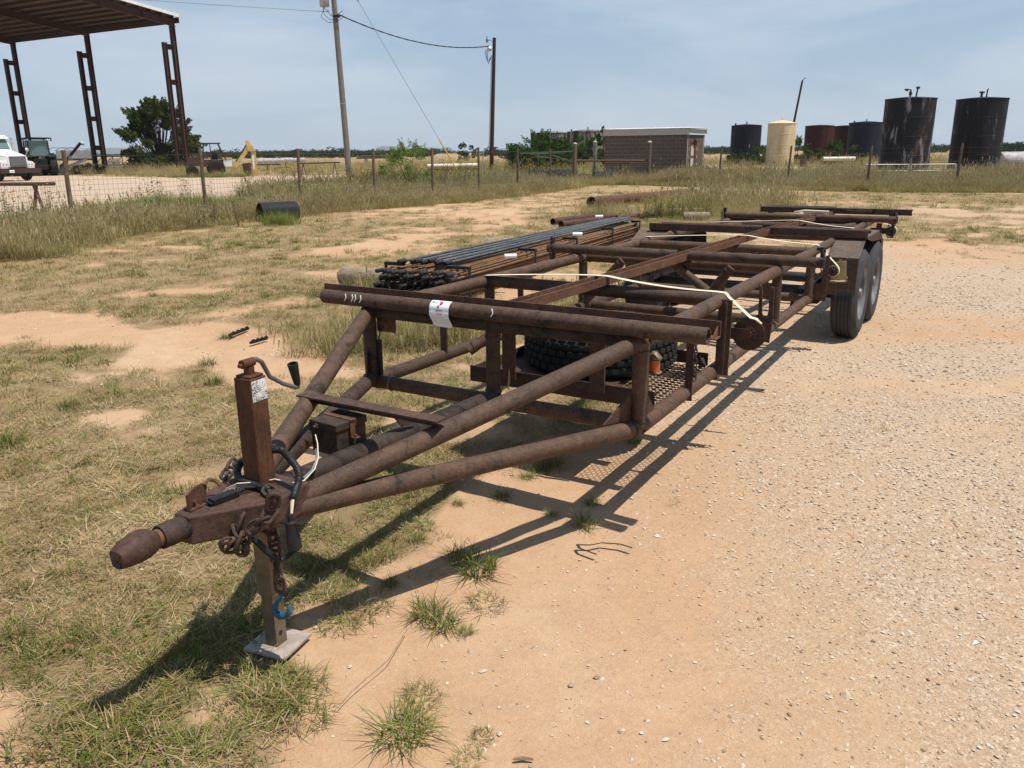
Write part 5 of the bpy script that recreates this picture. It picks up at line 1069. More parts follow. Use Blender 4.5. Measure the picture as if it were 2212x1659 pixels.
# ================================================================== open shed
SB = Vector((-30.86, 80.46, 0)); SR = Vector((-.875, .484, 0)); SN = Vector((-.484, -.875, 0)); HE = 13.0; SL = .10
shed = thing('open_shed', 'tall open steel shed with a white edged roof and ladder-like columns', 'shed', SB)
def S3(i, k, z): return SR*i+SN*k+Vector((0, 0, z))
def ibeam(m, a, b, w_, h, up=(0, 0, 1)):
    a = Vector(a); b = Vector(b); d = (b-a).normalized(); x = d.cross(Vector(up)).normalized(); y = x.cross(d)
    m.bar(a+y*(h/2-.02), b+y*(h/2-.02), w_, .04, up); m.bar(a-y*(h/2-.02), b-y*(h/2-.02), w_, .04, up); m.bar(a, b, .03, h-.081, up)
for i in range(3):
    x = i*12.35; m = MB(); ibeam(m, S3(x, 0, 0), S3(x, 0, HE), .36, .40, SN); m.build('column', M_shed, shed, False)
    m = MB(); ibeam(m, S3(x, 1.05, 0), S3(x, 1.05, 11.5), .34, .36, SN); m.build('inner_column', M_shed, shed, False)
    for z in (2.4, 5.2, 8.1, 11.15): m = MB(); ibeam(m, S3(x, .21, z), S3(x, .86, z), .30, .45); m.build('rung', M_shed, shed, False)
    m = MB(); ibeam(m, S3(x, -.35, HE+.31-.035), S3(x, 24, HE+.31+24*SL), .30, .62); m.build('rafter', M_shed, shed, False)
    for k in (3, 7, 11, 15, 19): m = MB(); m.bar(S3(x-.14, k, HE+.02+k*SL), S3(x-.14, k, HE+.60+k*SL), .016, .25, SN); m.build('stiffener', M_shed, shed, False)
    for k in (24,): m = MB(); ibeam(m, S3(x, k, 0), S3(x, k, HE+k*SL), .36, .40, SN); m.build('column', M_shed, shed, False)
for j in range(21):
    k = j*1.2; m = MB(); z = HE+.62+.11+k*SL; a = S3(-.35, k, z); b = S3(26, k, z); m.bar(a, b, .03, .24); m.bar(a+SN*.07+Vector((0, 0, -.11)), b+SN*.07+Vector((0, 0, -.11)), .11, .02); m.build('purlin', M_shed if j else M_pipeD, shed, False)
for j in range(13):                                        # roof sheets, one by one
    i0, i1 = -.5+j*2.05, -.5+(j+1)*2.05-.01; m = MB(); k0, k1 = -.3, 24.4; z0, z1 = HE+.86-.03, HE+.86+24.4*SL
    n_ = 8
    for q in range(n_):
        a, b = i0+(i1-i0)*q/n_, i0+(i1-i0)*(q+.6)/n_; c_ = i0+(i1-i0)*(q+1)/n_
        m.add([S3(a, k0, z0), S3(b, k0, z0), S3(b, k1, z1), S3(a, k1, z1)], [(0, 1, 2, 3)]); m.add([S3(b, k0, z0+.03), S3(c_, k0, z0+.03), S3(c_, k1, z1+.03), S3(b, k1, z1+.03)], [(0, 1, 2, 3)]); m.add([S3(b, k0, z0), S3(b, k0, z0+.03), S3(b, k1, z1+.03), S3(b, k1, z1)], [(0, 1, 2, 3)]); m.add([S3(c_, k0, z0), S3(c_, k0, z0+.03), S3(c_, k1, z1+.03), S3(c_, k1, z1)], [(0, 1, 2, 3)])
    m.build('roof_sheet', M_under, shed, False)
m = MB(); m.bar(S3(-.62, -.4, HE+.90-.04), S3(-.62, 24.4, HE+.90+24.4*SL), .06, .26); m.bar(S3(-.5, -.4, HE+.935-.04), S3(-.5, 24.4, HE+.935+24.4*SL), .28, .02); m.build('rake_trim', M_roofm, shed, False)
m = MB(); m.bar(S3(-.55, -.42, HE+.50), S3(26, -.42, HE+.50), .03, .5); m.build('eave_channel', M_shed, shed, False)

# things under and around the shed -------------------------------------
def wheel_at(parent, c, R, w_, axis, mat=M_tread, rim=M_grey, nm='wheel'):
    c = Vector(c); ax_ = Vector(axis).normalized(); a = c-ax_*w_/2
    o = MB().lathe([(R*.55, 0), (R*.93, 0), (R, w_*.18), (R, w_*.82), (R*.93, w_), (R*.55, w_)], a, ax_, 26).build(nm, mat, parent); MB().lathe([(R*.56, w_*.06), (R*.45, w_*.25), (0, w_*.22)], a, ax_, 20).lathe([(R*.56, w_*.94), (R*.45, w_*.75), (0, w_*.78)], a, ax_, 20).build('rim', rim, o); return o
fw = Vector((.908, -.415, 0)); tpz = gnd(47, 391)
trk = thing('semi_truck', 'white long-hooded truck parked at the left edge in the yard', 'truck', (tpz[0], tpz[1], 0), math.atan2(-fw.x, fw.y))
# local frame: y forward (front at 0), x to the truck's right hand
def loft(secs, name, mat, parent, smooth=True):            # sections: lists of points, joined
    m = MB(); k = len(secs[0]); m.add([p for s_ in secs for p in s_], [(i*k+j, i*k+(j+1) % k, (i+1)*k+(j+1) % k, (i+1)*k+j) for i in range(len(secs)-1) for j in range(k)]+[tuple(range(k)), tuple(range((len(secs)-1)*k, len(secs)*k))]); return m.build(name, mat, parent, smooth)
def rsec(y, w_, z0, z1, rr=.12): return [Vector((-w_/2, y, z0)), Vector((w_/2, y, z0)), Vector((w_/2, y, z1-rr)), Vector((w_/2-rr*.3, y, z1-rr*.3)), Vector((w_/2-rr, y, z1)), Vector((-w_/2+rr, y, z1)), Vector((-w_/2+rr*.3, y, z1-rr*.3)), Vector((-w_/2, y, z1-rr))]
loft([rsec(-.05, 1.42, .95, 1.62), rsec(-.2, 1.50, .92, 1.70), rsec(-1.0, 1.72, .92, 1.88), rsec(-1.85, 1.95, .92, 2.03)], 'hood', M_white, trk)
loft([rsec(-1.86, 2.05, .8, 2.05, .1), rsec(-2.45, 2.10, .8, 2.95, .25), rsec(-2.75, 2.12, .8, 3.08, .25), rsec(-4.4, 2.15, .8, 3.12, .25)], 'cab', M_white, trk)
MB().prism([(-.90, -1.90, 2.12), (.90, -1.90, 2.12), (.86, -2.34, 2.76), (-.86, -2.34, 2.76)], (0, .03, .02)).build('windshield', M_tglass, trk, False)
for x0 in (-.93, .90): MB().prism([(x0, -1.88, 2.08), (x0+.05, -1.88, 2.08), (x0+.02, -2.36, 2.80), (x0-.03, -2.36, 2.80)], (0, .05, .03)).build('pillar', M_white, trk, False)
MB().prism([(-1.02, -2.05, 2.78), (1.02, -2.05, 2.78), (1.02, -2.5, 2.99), (-1.02, -2.5, 2.99)], (0, .02, .05)).build('sun_visor', M_white, trk, False)
for x in (-.7, -.35, 0, .35, .7): MB().box(x-.05, x+.05, -2.14, -2.10, 2.88, 2.93).build('marker_light', M_amber, trk, False)
MB().prism([(-.62, -.03, .98), (.62, -.03, .98), (.56, -.06, 1.60), (-.56, -.06, 1.60)], (0, .025, 0)).build('grille', M_black, trk, False)
for k in range(9): z = 1.03+k*.062; MB().box(-.60+.006*k, .60-.006*k, .0, .035, z, z+.03).build('grille_bar', M_chrome, trk, False)
MB().box(-.62, .62, -.03, .04, 1.595, 1.65).build('grille_top', M_galvp, trk, False)
for s in (-1, 1):
    loft([[Vector((s*x, y, z)) for x, z in ((.60, .85), (1.20, .85), (1.20, 1.10), (1.12, 1.28), (.60, 1.36))] for y in (-.10, -.5)]+[[Vector((s*x, -1.5, z)) for x, z in ((.72, .95), (1.22, .95), (1.22, 1.25), (1.12, 1.45), (.72, 1.55))]], 'front_fender', M_white, trk)
    for x in (.80, 1.02): MB().lathe([(0, .03), (.06, .02), (.085, 0)], Vector((s*x, -.10, 1.13)), (0, 1, 0), 16).build('headlight', M_head, trk)
    MB().box(*(sorted((s*1.19, s*1.30))), -.28, -.16, 1.06, 1.20).build('turn_signal', M_redl if s > 0 else M_amber, trk, False)
    wheel_at(trk, (s*1.02, -.85, .52), .52, .28, (1, 0, 0)); wheel_at(trk, (s*.98, -5.6, .52), .52, .5, (1, 0, 0)); wheel_at(trk, (s*.98, -6.9, .52), .52, .5, (1, 0, 0))
    a = Vector((s*1.0, -.75, 1.35)); b = Vector((s*1.16, -.55, 1.98)); m = MB(); m.tube(a+Vector((-.12, 0, 0)), b, .013, 6); m.tube(a+Vector((.12, .05, 0)), b, .013, 6); m.build('mirror_bracket', M_galvp, trk); MB().lathe([(0, .05), (.10, .03), (.13, 0), (.12, -.02), (0, -.03)], b+Vector((0, 0, .08)), (0, 1, .1), 18).build('hood_mirror', M_galvp, trk)
    m = MB(); m.box(*sorted((s*1.24, s*1.46)), -2.25, -2.15, 1.95, 2.72); mm = m.build('door_mirror', M_galvp, trk, False); MB().path([(s*1.05, -2.3, 2.8), (s*1.3, -2.2, 2.82), (s*1.35, -2.2, 2.7)], .02, 6).build('mirror_arm', M_black, mm)
MB().box(-1.45, 1.45, -.04, .16, .52, .84).build('bumper', M_plate, trk, False); MB().box(.52, .86, .161, .17, .56, .74).build('number_plate', M_tagw, trk, False)
m = MB(); m.box(.57, .81, .1705, .172, .60, .615); m.box(.57, .81, .1705, .172, .65, .665); m.build('plate_marks', M_ink, trk, False)
MB().box(-.55, .55, -7.4, -1.9, .55, .79).build('frame', M_black, trk, False); MB().box(-.5, .5, -.8, -.1, .35, .9).build('axle_shadow_block' if False else 'axle_shade_block', M_black, trk, False)  # the short black block under the hood stands in for the shade there
MB().tube((.95, -3.9, 2.9), (.95, -3.9, 4.0), .02, 6).build('antenna', M_black, trk)
# tractor seen from behind
tq = gnd(92, 380); vw = Vector((tq[0], tq[1], 0)).normalized()
trc = thing('farm_tractor', 'dark green cab tractor standing in the shade under the shed roof', 'tractor', (tq[0], tq[1], 0), math.atan2(-vw.x, vw.y)+.18)
wheel_at(trc, (-.95, .3, .88), .88, .55, (1, 0, 0), M_rub, M_green); wheel_at(trc, (.95, .3, .88), .88, .55, (1, 0, 0), M_rub, M_green); wheel_at(trc, (-.75, 2.9, .6), .6, .4, (1, 0, 0), M_rub, M_yel); wheel_at(trc, (.75, 2.9, .6), .6, .4, (1, 0, 0), M_rub, M_yel)
MB().box(-.5, .5, -.25, 3.6, .5, 1.45).build('body', M_green, trc, False); loft([rsec(1.6, .9, 1.3, 1.9), rsec(3.7, .8, 1.2, 1.75)], 'bonnet', M_green, trc)
for s in (-1, 1): MB().prism([(s*.62, -.55, 1.55), (s*.62, .1, 1.88), (s*.62, .9, 1.85), (s*.62, 1.3, 1.4)], (s*.55, 0, 0)).build('fender', M_green, trc, False)
for x, y in ((-.80, -.1), (.80, -.1), (-.84, 1.45), (.84, 1.45)): MB().bar((x, y, 1.55), (x*.93, y, 3.0), .09, .09).build('cab_post', M_black, trc, False)
MB().box(-.78, .78, -.11, -.10, 1.66, 2.92).build('rear_window', M_tglass, trc, False); MB().box(-.79, -.785, 0, 1.4, 1.7, 2.92).build('side_window', M_tglass, trc, False); MB().box(.785, .79, 0, 1.4, 1.7, 2.92).build('side_window', M_tglass, trc, False)
m = MB(); m.add(*(lambda mm: (mm.v, mm.f))(MB().box(-.95, .95, -.3, 1.7, 3.0, 3.16))); rf = m.build('cab_roof', M_green, trc, False); bv = rf.modifiers.new('bevel', 'BEVEL'); bv.width = .06; bv.segments = 3
for x in (-.75, .75): MB().lathe([(0, .03), (.07, .02), (.085, 0), (.06, -.06)], Vector((x, -.32, 2.96)), (0, -1, 0), 14).build('work_lamp', M_head, trc)
MB().lathe([(0, .0), (.05, 0), (.05, .3), (0, .32)], (1.05, -.1, 2.85), (0, 0, 1), 10).build('beacon', M_black, trc)
MB().prism([(-.18, -.38, 1.42), (.18, -.38, 1.42), (0, -.38, 1.74)], (0, .02, 0)).build('warning_triangle', M_fend, trc, False); m = MB(); m.box(-.25, .25, .2, .7, 1.5, 1.72); m.box(-.24, .24, .15, .25, 1.72, 2.35); m.build('seat', M_black, trc, False); MB().tube((-1.0, 1.7, 1.4), (-1.0, 1.7, 3.35), .06, 10).build('exhaust', M_black, trc)
# wagon, auger and scraps
wq_ = far(163, 92); wg = thing('grain_wagon', 'grey panelled wagon standing behind the tractor', 'wagon', (*wq_, 0), .35)
for k in range(5): MB().box(-1.75+k*.7, -1.75+k*.7+.69, -1, 1, 1.35, 2.2).build('side_panel', M_alu, wg, False)
MB().box(-1.75, 1.75, -.9, .9, 1.15, 1.345).build('bed', M_grey, wg, False)
for x in (-1.2, 1.2): wheel_at(wg, (x, -.85, .45), .45, .3, (0, 1, 0))
m = MB(); 
for k in range(3): m.path([(-2.6+k*.8, -.9, 2.2), (-2.0+k*.8, -.9, 2.5), (-1.0+k*.8, -.9, 2.45), (-.2+k*.8, -.9, 2.2)], .03, 5)
m.build('cover_hoop', M_grey, wg)
aq = far(158, 88); ag = thing('grain_auger', 'dark auger tube rising at a slant in front of the grey wagon', 'auger', (*aq, 0), .35)
MB().tube((-1.0, 0, .9), (.85, 0, 2.95), .14, 12).build('tube', M_shed, ag); MB().lathe([(.15, 0), (.2, .15), (.12, .35)], (.85, 0, 2.95), (.8, 0, -.5), 12).build('spout', M_galvp, ag); MB().bar((-.9, 0, 0), (-.6, 0, 1.3), .1, .1).build('support', M_shed, ag, False); MB().lathe([(0, 0), (.24, 0), (.1, .4)], (-.35, -.1, 1.25), (0, 0, 1), 10).build('hopper', M_galvp, ag)
def box_scrap(name, label, cat, x, Y, fn, rz=.3): c = far(x, Y); t_ = thing(name, label, cat, (*c, 0), rz); fn(t_); return t_
def slatp(t_):
    for k in range(9): MB().bar((-.5+k*.12, 0, .05), (-.2+k*.12, .5, 1.35), .06, .03).build('slat', M_grey, t_, False)
    for z, y in ((.35, .1), (1.05, .38)): MB().bar((-.45, y+.04, z), (.75, y+.04, z), .03, .05).build('cross_slat', M_grey, t_, False)
box_scrap('slatted_panel', 'pale slatted panel leaning by the foot of the middle shed column', 'panel', 237, 77, slatp)
def pil(t_):
    for k in range(7): a = -1.5+k*.5; MB().tube((a, random.uniform(-.3, .3), .18), (a+1.3, random.uniform(-.3, .6), .2+.25*(k % 3)), .16, 10).build('scrap_pipe', M_hdpe, t_)
    MB().lathe([(1.1, 0), (.95, .35), (.6, .7), (0, .85)], (0, 0, 0), (0, 0, 1), 14).build('scrap_heap', M_blackst, t_)
box_scrap('scrap_heap', 'dark heap of scrap pipes between the tractor and middle column', 'scrap heap', 170, 80, pil)
def lean_pipe(t_): MB().tube((-1.6, 0, .1), (1.2, .6, 1.35), .13, 12).build('pipe_body', M_galv, t_)
box_scrap('leaning_pipe', 'pale grey pipe slanting up onto the dark scrap heap', 'pipe', 150, 75, lean_pipe)
for k, (x, Y, lab) in enumerate(((270, 78, 'old black tyre lying flat right of the slatted panel'), (292, 80, 'old black tyre farther right beneath the dark tree'))):
    t_ = thing('old_tyre', lab, 'tyre', (*far(x, Y), 0)); MB().lathe([(.32, 0), (.5, .02), (.58, .1), (.58, .25), (.5, .33), (.32, .35)], (0, 0, 0), (0, 0, 1), 24, True).build('casing', M_rub, t_); MB().lathe([(.30, .1), (.31, .1), (.31, .2), (.30, .2)], (0, 0, .0), (0, 0, 1), 18, True).build('bead', M_blackst, t_)
def rackf(t_):
    for z in (.7, 1.55): MB().bar((-2.2, 0, z), (2.2, 0, z), .07, .07).build('rail', M_blackst, t_, False)
    for k in range(6): MB().bar((-2.2+k*.88, 0, 0), (-2.2+k*.88, 0, 1.55), .07, .07).build('upright', M_blackst, t_, False)
    for k in range(5): MB().bar((-2.2+k*.88, 0, .7), (-1.32+k*.88, 0, 1.55), .05, .05).build('diagonal', M_blackst, t_, False)
box_scrap('truss_rack', 'dark steel truss rack standing between the middle column and the tree', 'rack', 252, 86, rackf)
# backhoe
bq = far(490, 64); bh = thing('rusty_backhoe', 'rusty yellow backhoe with open canopy and raised digging arm', 'backhoe', (*bq, 0), -bq[0]/bq[1]*.3+.3)
MB().box(-1.75, -.1, -.5, .5, .75, 1.25).build('chassis', M_red, bh, False); MB().box(-.35, .25, -.6, .6, .75, 1.25).build('side_tank', M_white, bh, False); MB().box(-.4, .3, -.62, .62, 1.2515, 1.40).build('rear_deck', M_yel, bh, False); MB().box(-2.9, -1.7, -.4, .4, .8, 1.45).build('engine', M_plate, bh, False)
for x, y, x2 in ((-1.75, -.6, -1.65), (-1.75, .6, -1.6), (-.15, -.6, -.6), (-.15, .6, -.55), (-1.2, -.6, -1.2)): MB().bar((x, y, 1.2), (x2, y, 2.38), .07, .07).build('canopy_post', M_shed, bh, False)
for k in range(3): MB().box(-1.75, -.45, -.7+k*.48, -.7+k*.48+.44, 2.385, 2.47).build('canopy_plank', M_shed, bh, False)
MB().box(-1.1, -.7, -.2, .2, 1.26, 1.75).build('seat', M_black, bh, False); MB().tube((-1.95, -.3, 1.3), (-2.05, -.3, 2.55), .04, 8).build('exhaust', M_shed, bh)
for s in (-1, 1): wheel_at(bh, (-.9, s*.8, .62), .62, .4, (0, 1, 0), M_tread, M_red); wheel_at(bh, (-2.6, s*.75, .42), .42, .3, (0, 1, 0), M_tread, M_red)
for y in (-.16, .10): MB().prism([(.35, y, .75), (.60, y, .65), (1.72, y, 2.0), (1.55, y, 2.25)], (0, .06, 0)).build('boom_plate', M_yel, bh, False); MB().prism([(1.42, y-.065, 2.62), (1.62, y-.065, 2.62), (2.08, y-.065, 1.95), (1.75, y-.065, 1.80), (1.5, y-.065, 1.95)], (0, .06, 0)).build('dipper_head', M_yel, bh, False)
MB().box(1.74, 2.08, -.14, .10, .0, 1.85).build('dipper', M_yel, bh, False); MB().box(1.80, 1.92, -.146, -.1405, .5, 1.6).build('arm_decal', M_white, bh, False); MB().prism([(.75, -.147, .98), (.85, -.147, .9), (1.25, -.147, 1.38), (1.15, -.147, 1.46)], (0, -.006, 0)).build('arm_decal', M_white, bh, False)
MB().tube((.6, 0, 1.1), (1.5, 0, 2.35), .05, 8).build('hydraulic_ram', M_shed, bh)
for k in range(4): MB().prism([(1.12, -.4+k*.2, .95), (1.62, -.4+k*.2, 1.0), (1.62, -.4+k*.2, .15), (1.35, -.4+k*.2, .0), (1.10, -.4+k*.2, .35)], (0, .19, 0)).build('bucket_rib', M_red, bh, False)
# low trailer and white bales behind the backhoe
def lowt(t_):
    MB().bar((-1.6, 0, .75), (1.6, 0, .75), .8, .10).build('deck', M_red, t_, False)
    for x in (-1.3, -.4, .5): MB().bar((x, 0, 0), (x, 0, .7), .07, .07).build('leg', M_red, t_, False)
    MB().bar((1.0, 0, .45), (2.3, 0, .5), .07, .07).build('drawbar', M_red, t_, False); MB().bar((2.1, 0, 0), (2.0, 0, .9), .07, .07).build('jack', M_red, t_, False)
box_scrap('low_rack', 'low rusty rack with a drawbar, right of the digging arm', 'rack', 562, 72, lowt, .3)
for k in range(9):
    c = far(555+k*11.5, 118+k*1.5); m = MB().lathe([(0, 0), (.40, .02), (.46, .08), (.46, .72), (.40, .78), (0, .8)], (c[0], c[1], .6), (1, .2, 0), 20); tag(m.build('wrapped_bale', M_bale), 'white wrapped bale in the row far behind the backhoe', 'bale', 'white wrapped bales in the far row')
# ================================================================== block building
UL, UM, UR = Vector((5.18, 46.15, 0)), Vector((9.25, 44.0, 0)), Vector((10.62, 46.1, 0)); 
bd = thing('block_building', 'small grey concrete block building with white fascia and one narrow door', 'building', UL)
W0 = (UM-UL); LW = W0.length; W0.normalize(); W1_ = (UR-UM); LE = W1_.length; W1_.normalize(); NB = Vector((-W0.y, W0.x, 0)); NB2 = Vector((-W1_.y, W1_.x, 0))
def blkmesh(l): return MB().box(.009, l-.009, -.008, .10, .009, .191).mesh('block', M_block, False)
bk = {}
def wallblocks(part, o0, dirv, L, hole=None, ang=0., off=0):
    for c_ in range(12):
        x = 0.; first = .2 if (c_+off) % 2 else .4
        while x < L-.03:
            l = min(first if x == 0 else .4, L-x); l = round(l, 3)
            if not (hole and hole[0] < x+l/2 < hole[1] and c_*.2 < hole[2]):
                if l not in bk: bk[l] = blkmesh(l)
                link('block', bk[l], part, o0+dirv*x+Vector((0, 0, c_*.2)), (0, 0, ang))
            x += l
def quadwall(nm, a, b, thick, z1, parent, inward):
    d = b-a; return MB().prism([a+inward*.004, b+inward*.004, b+inward*thick, a+inward*thick], (0, 0, z1)).build(nm, M_concrete, parent, False)
w1 = quadwall('wall', Vector((0, 0, 0)), UM-UL-W0*.02, .18, 2.40, bd, NB); wallblocks(w1, Vector((0, 0, 0)), W0, LW, None, math.atan2(W0.y, W0.x))
hole = (.42, 1.38, 2.05)
eo = UM-UL
w2 = MB(); 
for a, b, z0 in ((.02, .40, 0), (1.40, LE, 0), (.40, 1.40, 2.0)): w2.prism([eo+W1_*a+NB2*.004+Vector((0, 0, z0)), eo+W1_*b+NB2*.004+Vector((0, 0, z0)), eo+W1_*b+NB2*.16+Vector((0, 0, z0)), eo+W1_*a+NB2*.16+Vector((0, 0, z0))], (0, 0, 2.40-z0))
w2 = w2.build('wall', M_concrete, bd, False); wallblocks(w2, eo+W1_*.10, W1_, LE-.10, (hole[0]-.1, hole[1]-.1, 2.0), math.atan2(W1_.y, W1_.x), 1)
back = W0*-LW; quadwall('wall', eo+W1_*LE, eo+W1_*LE-W0*LW, .18, 2.4, bd, NB*-1); quadwall('wall', W1_*LE, Vector((0, 0, 0))+W1_*.2, .18, 2.4, bd, W0)
m = MB(); dz0 = eo+W1_*.40-NB2*.03; dr = thing_part('door', bd)
for a, b, z0, z1 in ((.0, .10, 0, 2.1), (.62, .92, 0, 2.1)): MB().prism([dz0+W1_*a, dz0+W1_*b, dz0+W1_*b+NB2*.10, dz0+W1_*a+NB2*.10], (0, 0, z1)).build('door_jamb', M_rail, dr, False)
for z in (.02, .72, 1.25, 1.88): MB().prism([dz0+W1_*.105+NB2*.02+Vector((0, 0, z)), dz0+W1_*.615+NB2*.02+Vector((0, 0, z)), dz0+W1_*.615+NB2*.06+Vector((0, 0, z)), dz0+W1_*.105+NB2*.06+Vector((0, 0, z))], (0, 0, .08)).build('door_rail', M_rail, dr, False)
for z0, z1 in ((.10, .72), (.80, 1.25), (1.33, 1.88)): MB().prism([dz0+W1_*.105+NB2*.04+Vector((0, 0, z0)), dz0+W1_*.615+NB2*.04+Vector((0, 0, z0)), dz0+W1_*.615+NB2*.05+Vector((0, 0, z0)), dz0+W1_*.105+NB2*.05+Vector((0, 0, z0))], (0, 0, z1-z0)).build('door_pane', M_plank, dr, False)
MB().bar(dz0+W1_*.45-NB2*.05+Vector((0, 0, 2.14)), dz0+W1_*1.0-NB2*.05+Vector((0, 0, 2.14)), .08, .09).build('lintel', M_rodR, dr, False)
MB().prism([W0*-.06-NB*.10, eo+W0*.08-NB*.10, eo+W0*.08-NB*.06, W0*-.06-NB*.06], (0, 0, .30)).build('fascia', M_plank, bd, False).location = (0, 0, 2.402)
MB().prism([eo+W0*.081-NB*.06, eo+W0*.081+W1_*(LE+.12), eo+W0*.04+W1_*(LE+.12), eo+W0*.04-NB*.06], (0, 0, .22)).build('fascia', M_plank, bd, False).location = (0, 0, 2.46)
for k in range(14):
    u0, u1 = -.12+k*(LW+.3)/14, -.12+(k+1)*(LW+.3)/14-.004; m = MB(); a = W0*u0-NB*.16; b = W0*u1-NB*.16; md = W0*(u0+.06)-NB*.16; back_ = W1_*(LE+.3)+NB*.1
    for p, q, dz in ((a, md, .05), (md, b, 0)): m.prism([p+Vector((0, 0, dz)), q+Vector((0, 0, dz)), q+back_+Vector((0, 0, dz+.03)), p+back_+Vector((0, 0, dz+.03))], (0, 0, .012))
    m.build('roof_sheet', M_roofm, bd, False).location = (0, 0, 2.715)
c = far(1531, 45.5); o = MB().lathe([(.13, 0), (.12, .75), (.08, .85), (0, .87)], (c[0], c[1], 0), (0, 0, 1), 10).build('bollard', M_plank); tag(o, 'stubby white bollard standing right of the block building', 'bollard')
# ================================================================== tanks
def tank(label, x, Y, dia, h, mat, cone=.10, fit=1, name='oil_tank', topm=None):
    c = far(x, Y); t_ = thing(name, label, 'tank', (*c, 0)); R = dia/2
    prof = [(R, 0)]; nb = 4
    for k in range(nb): z = h*(k+1)/nb; prof += [(R, z-.03), (R+.012, z-.02), (R+.012, z+.0), (R, z+.01)] if k < nb-1 else [(R, h-.06)]
    MB().lathe(prof, (0, 0, 0), (0, 0, 1), 64).build('shell', mat, t_); MB().lathe([(R-.01, h-.06), (R+.035, h-.055), (R+.035, h), (R*.5, h+R*cone*.62), (0, h+R*cone)], (0, 0, 0), (0, 0, 1), 64).build('roof', topm or mat, t_)
    zc = h+R*cone*.8
    if fit == 2:
        m = MB(); m.path([(-.12, -.1, zc), (-.12, -.1, zc+.42), (-.30, -.1, zc+.44), (-.36, -.1, zc+.34)], .05, 8); m.tube((-.12, -.1, zc+.1), (-.12, -.1, zc+.3), .09, 10); m.tube((-.5, -.1, zc+.43), (-.3, -.1, zc+.44), .06, 8); m.build('vent_valve', M_blackst, t_); m = MB(); m.path([(.25, -.1, zc), (.30, -.1, zc+.45), (.34, -.1, zc+.55)], .05, 8); m.tube((.22, -.1, zc+.55), (.42, -.1, zc+.55), .07, 8); m.build('vent_pipe', M_blackst, t_)
    elif fit == 3:
        m = MB(); m.tube((-.15, -.1, zc-.05), (-.15, -.1, zc+.28), .07, 10); m.tube((-.3, -.1, zc+.3), (0, -.1, zc+.3), .06, 8); m.tube((-.15, -.1, zc+.28), (-.15, -.1, zc+.36), .045, 8); m.build('vent_valve', M_blackst, t_); MB().path([(.18, -.1, zc-.05), (.18, -.1, zc+.45), (.24, -.1, zc+.5)], .045, 8).build('vent_pipe', M_blackst, t_)
    elif fit == 1:
        m = MB(); m.lathe([(.10, 0), (.06, .12), (.05, .30), (0, .33)], (0, 0, zc), (0, 0, 1), 10); m.build('vent', M_blackst, t_); MB().lathe([(.09, 0), (.09, .18), (.12, .2), (.04, .25)], (-R*.8, -.3, h), (0, 0, 1), 10).build('hatch', M_blackst, t_)
    elif fit == 4: m = MB(); m.path([(0, 0, zc+.05), (0, 0, zc+.35), (-.25, 0, zc+.38)], .045, 8); m.build('vent_pipe', mat, t_)
    MB().lathe([(0, -.02), (.28, -.02), (.30, 0), (.30, .03), (0, .03)], (R*.35, -R*.94, .55), (-.35, .94, 0), 20).build('manhole', mat, t_)
    m = MB(); m.tube((-R*.6, -R*.8, .35), (-R*.7, -R*.95, .35), .06, 8); m.build('outlet', M_blackst, t_); return t_
tank('large peeling black tank standing left of the metal gate middle', 1954, 54, 2.98, 4.60, M_tF, .09, 2)
tank('large black patched tank standing right at the gate end', 2106, 55.5, 3.02, 4.63, M_tG, .09, 3)
tank('black tank with scattered white patches nearest the block building', 1609, 96, 3.32, 4.25, M_tA)
tank('cream tank with a domed roof', 1685, 86, 2.75, 4.15, M_tB, .22, 4)
tank('dark red tank just right of the cream tank', 1766, 104, 3.38, 4.35, M_tC, .08, 0)
tank('narrow dark red tank partly hidden behind the faded navy tank', 1822, 112, 2.9, 4.5, M_tC, .08, 0)
tank('faded navy black tank tucked behind the large peeling tank', 1865, 107, 4.1, 4.75, M_tE)
tank('mottled rusty tank showing its top above the round bush', 1189, 100, 4.7, 3.7, M_tX)
tank('black and white mottled tank with a side bracket by the grey bush', 1269, 95, 4.6, 3.75, M_tX)
c = far(1699, 99); o = thing('leaning_post', 'thin dark pole leaning right behind the cream tank', 'pole', (*c, 0)); MB().path([(0, 0, 0), (.55, 0, 4.4), (1.12, 0, 8.9), (1.17, 0, 9.2)], [.15, .13, .11, .10], 10).build('shaft', M_poled, o); MB().path([(1.17, 0, 9.2), (1.42, 0, 9.5), (1.55, 0, 9.42)], .05, 6).build('hook_arm', M_grey, o)
a = far(1779, 75); b = far(1848, 75); opipe('white_pipe', 'white pipe lying in weeds before the dark red tanks', Vector((a[0], a[1], .75)), Vector((b[0], b[1], .75)), .19, M_pvc, 'pipe')
c = far(1737, 78); dm = thing('steel_drum', 'small rusty drum standing below the dark red tank', 'drum', (*c, 0)); MB().lathe([(0, 0), (.29, 0), (.29, .3), (.30, .32), (.29, .34), (.29, .6), (.30, .62), (.29, .64), (.29, .92), (.25, .93), (0, .93)], (0, 0, 0), (0, 0, 1), 22).build('drum_body', M_red, dm); MB().lathe([(0, 0), (.05, 0), (.05, .03), (0, .03)], (.12, -.1, .93), (0, 0, 1), 8).build('bung', M_grey, dm)
# gate
ga_ = Vector((*far(1873, 47), 0)); gb_ = Vector((*far(2068, 46), 0)); gt = thing('tube_gate', 'pair of low silver tube gate panels before the large tanks', 'gate', ga_)
for a, b in ((0, .485), (.515, 1)):
    p, q = (gb_-ga_)*a, (gb_-ga_)*b
    for z in (.74, .40, .10): MB().tube(p+Vector((0, 0, z)), q+Vector((0, 0, z)), .030, 10).build('gate_rail', M_galvp, gt)
    for k in (0, 1): e = p.lerp(q, k); MB().tube(e+Vector((0, 0, .02)), e+Vector((0, 0, .78)), .034, 10).build('gate_upright', M_galvp, gt)
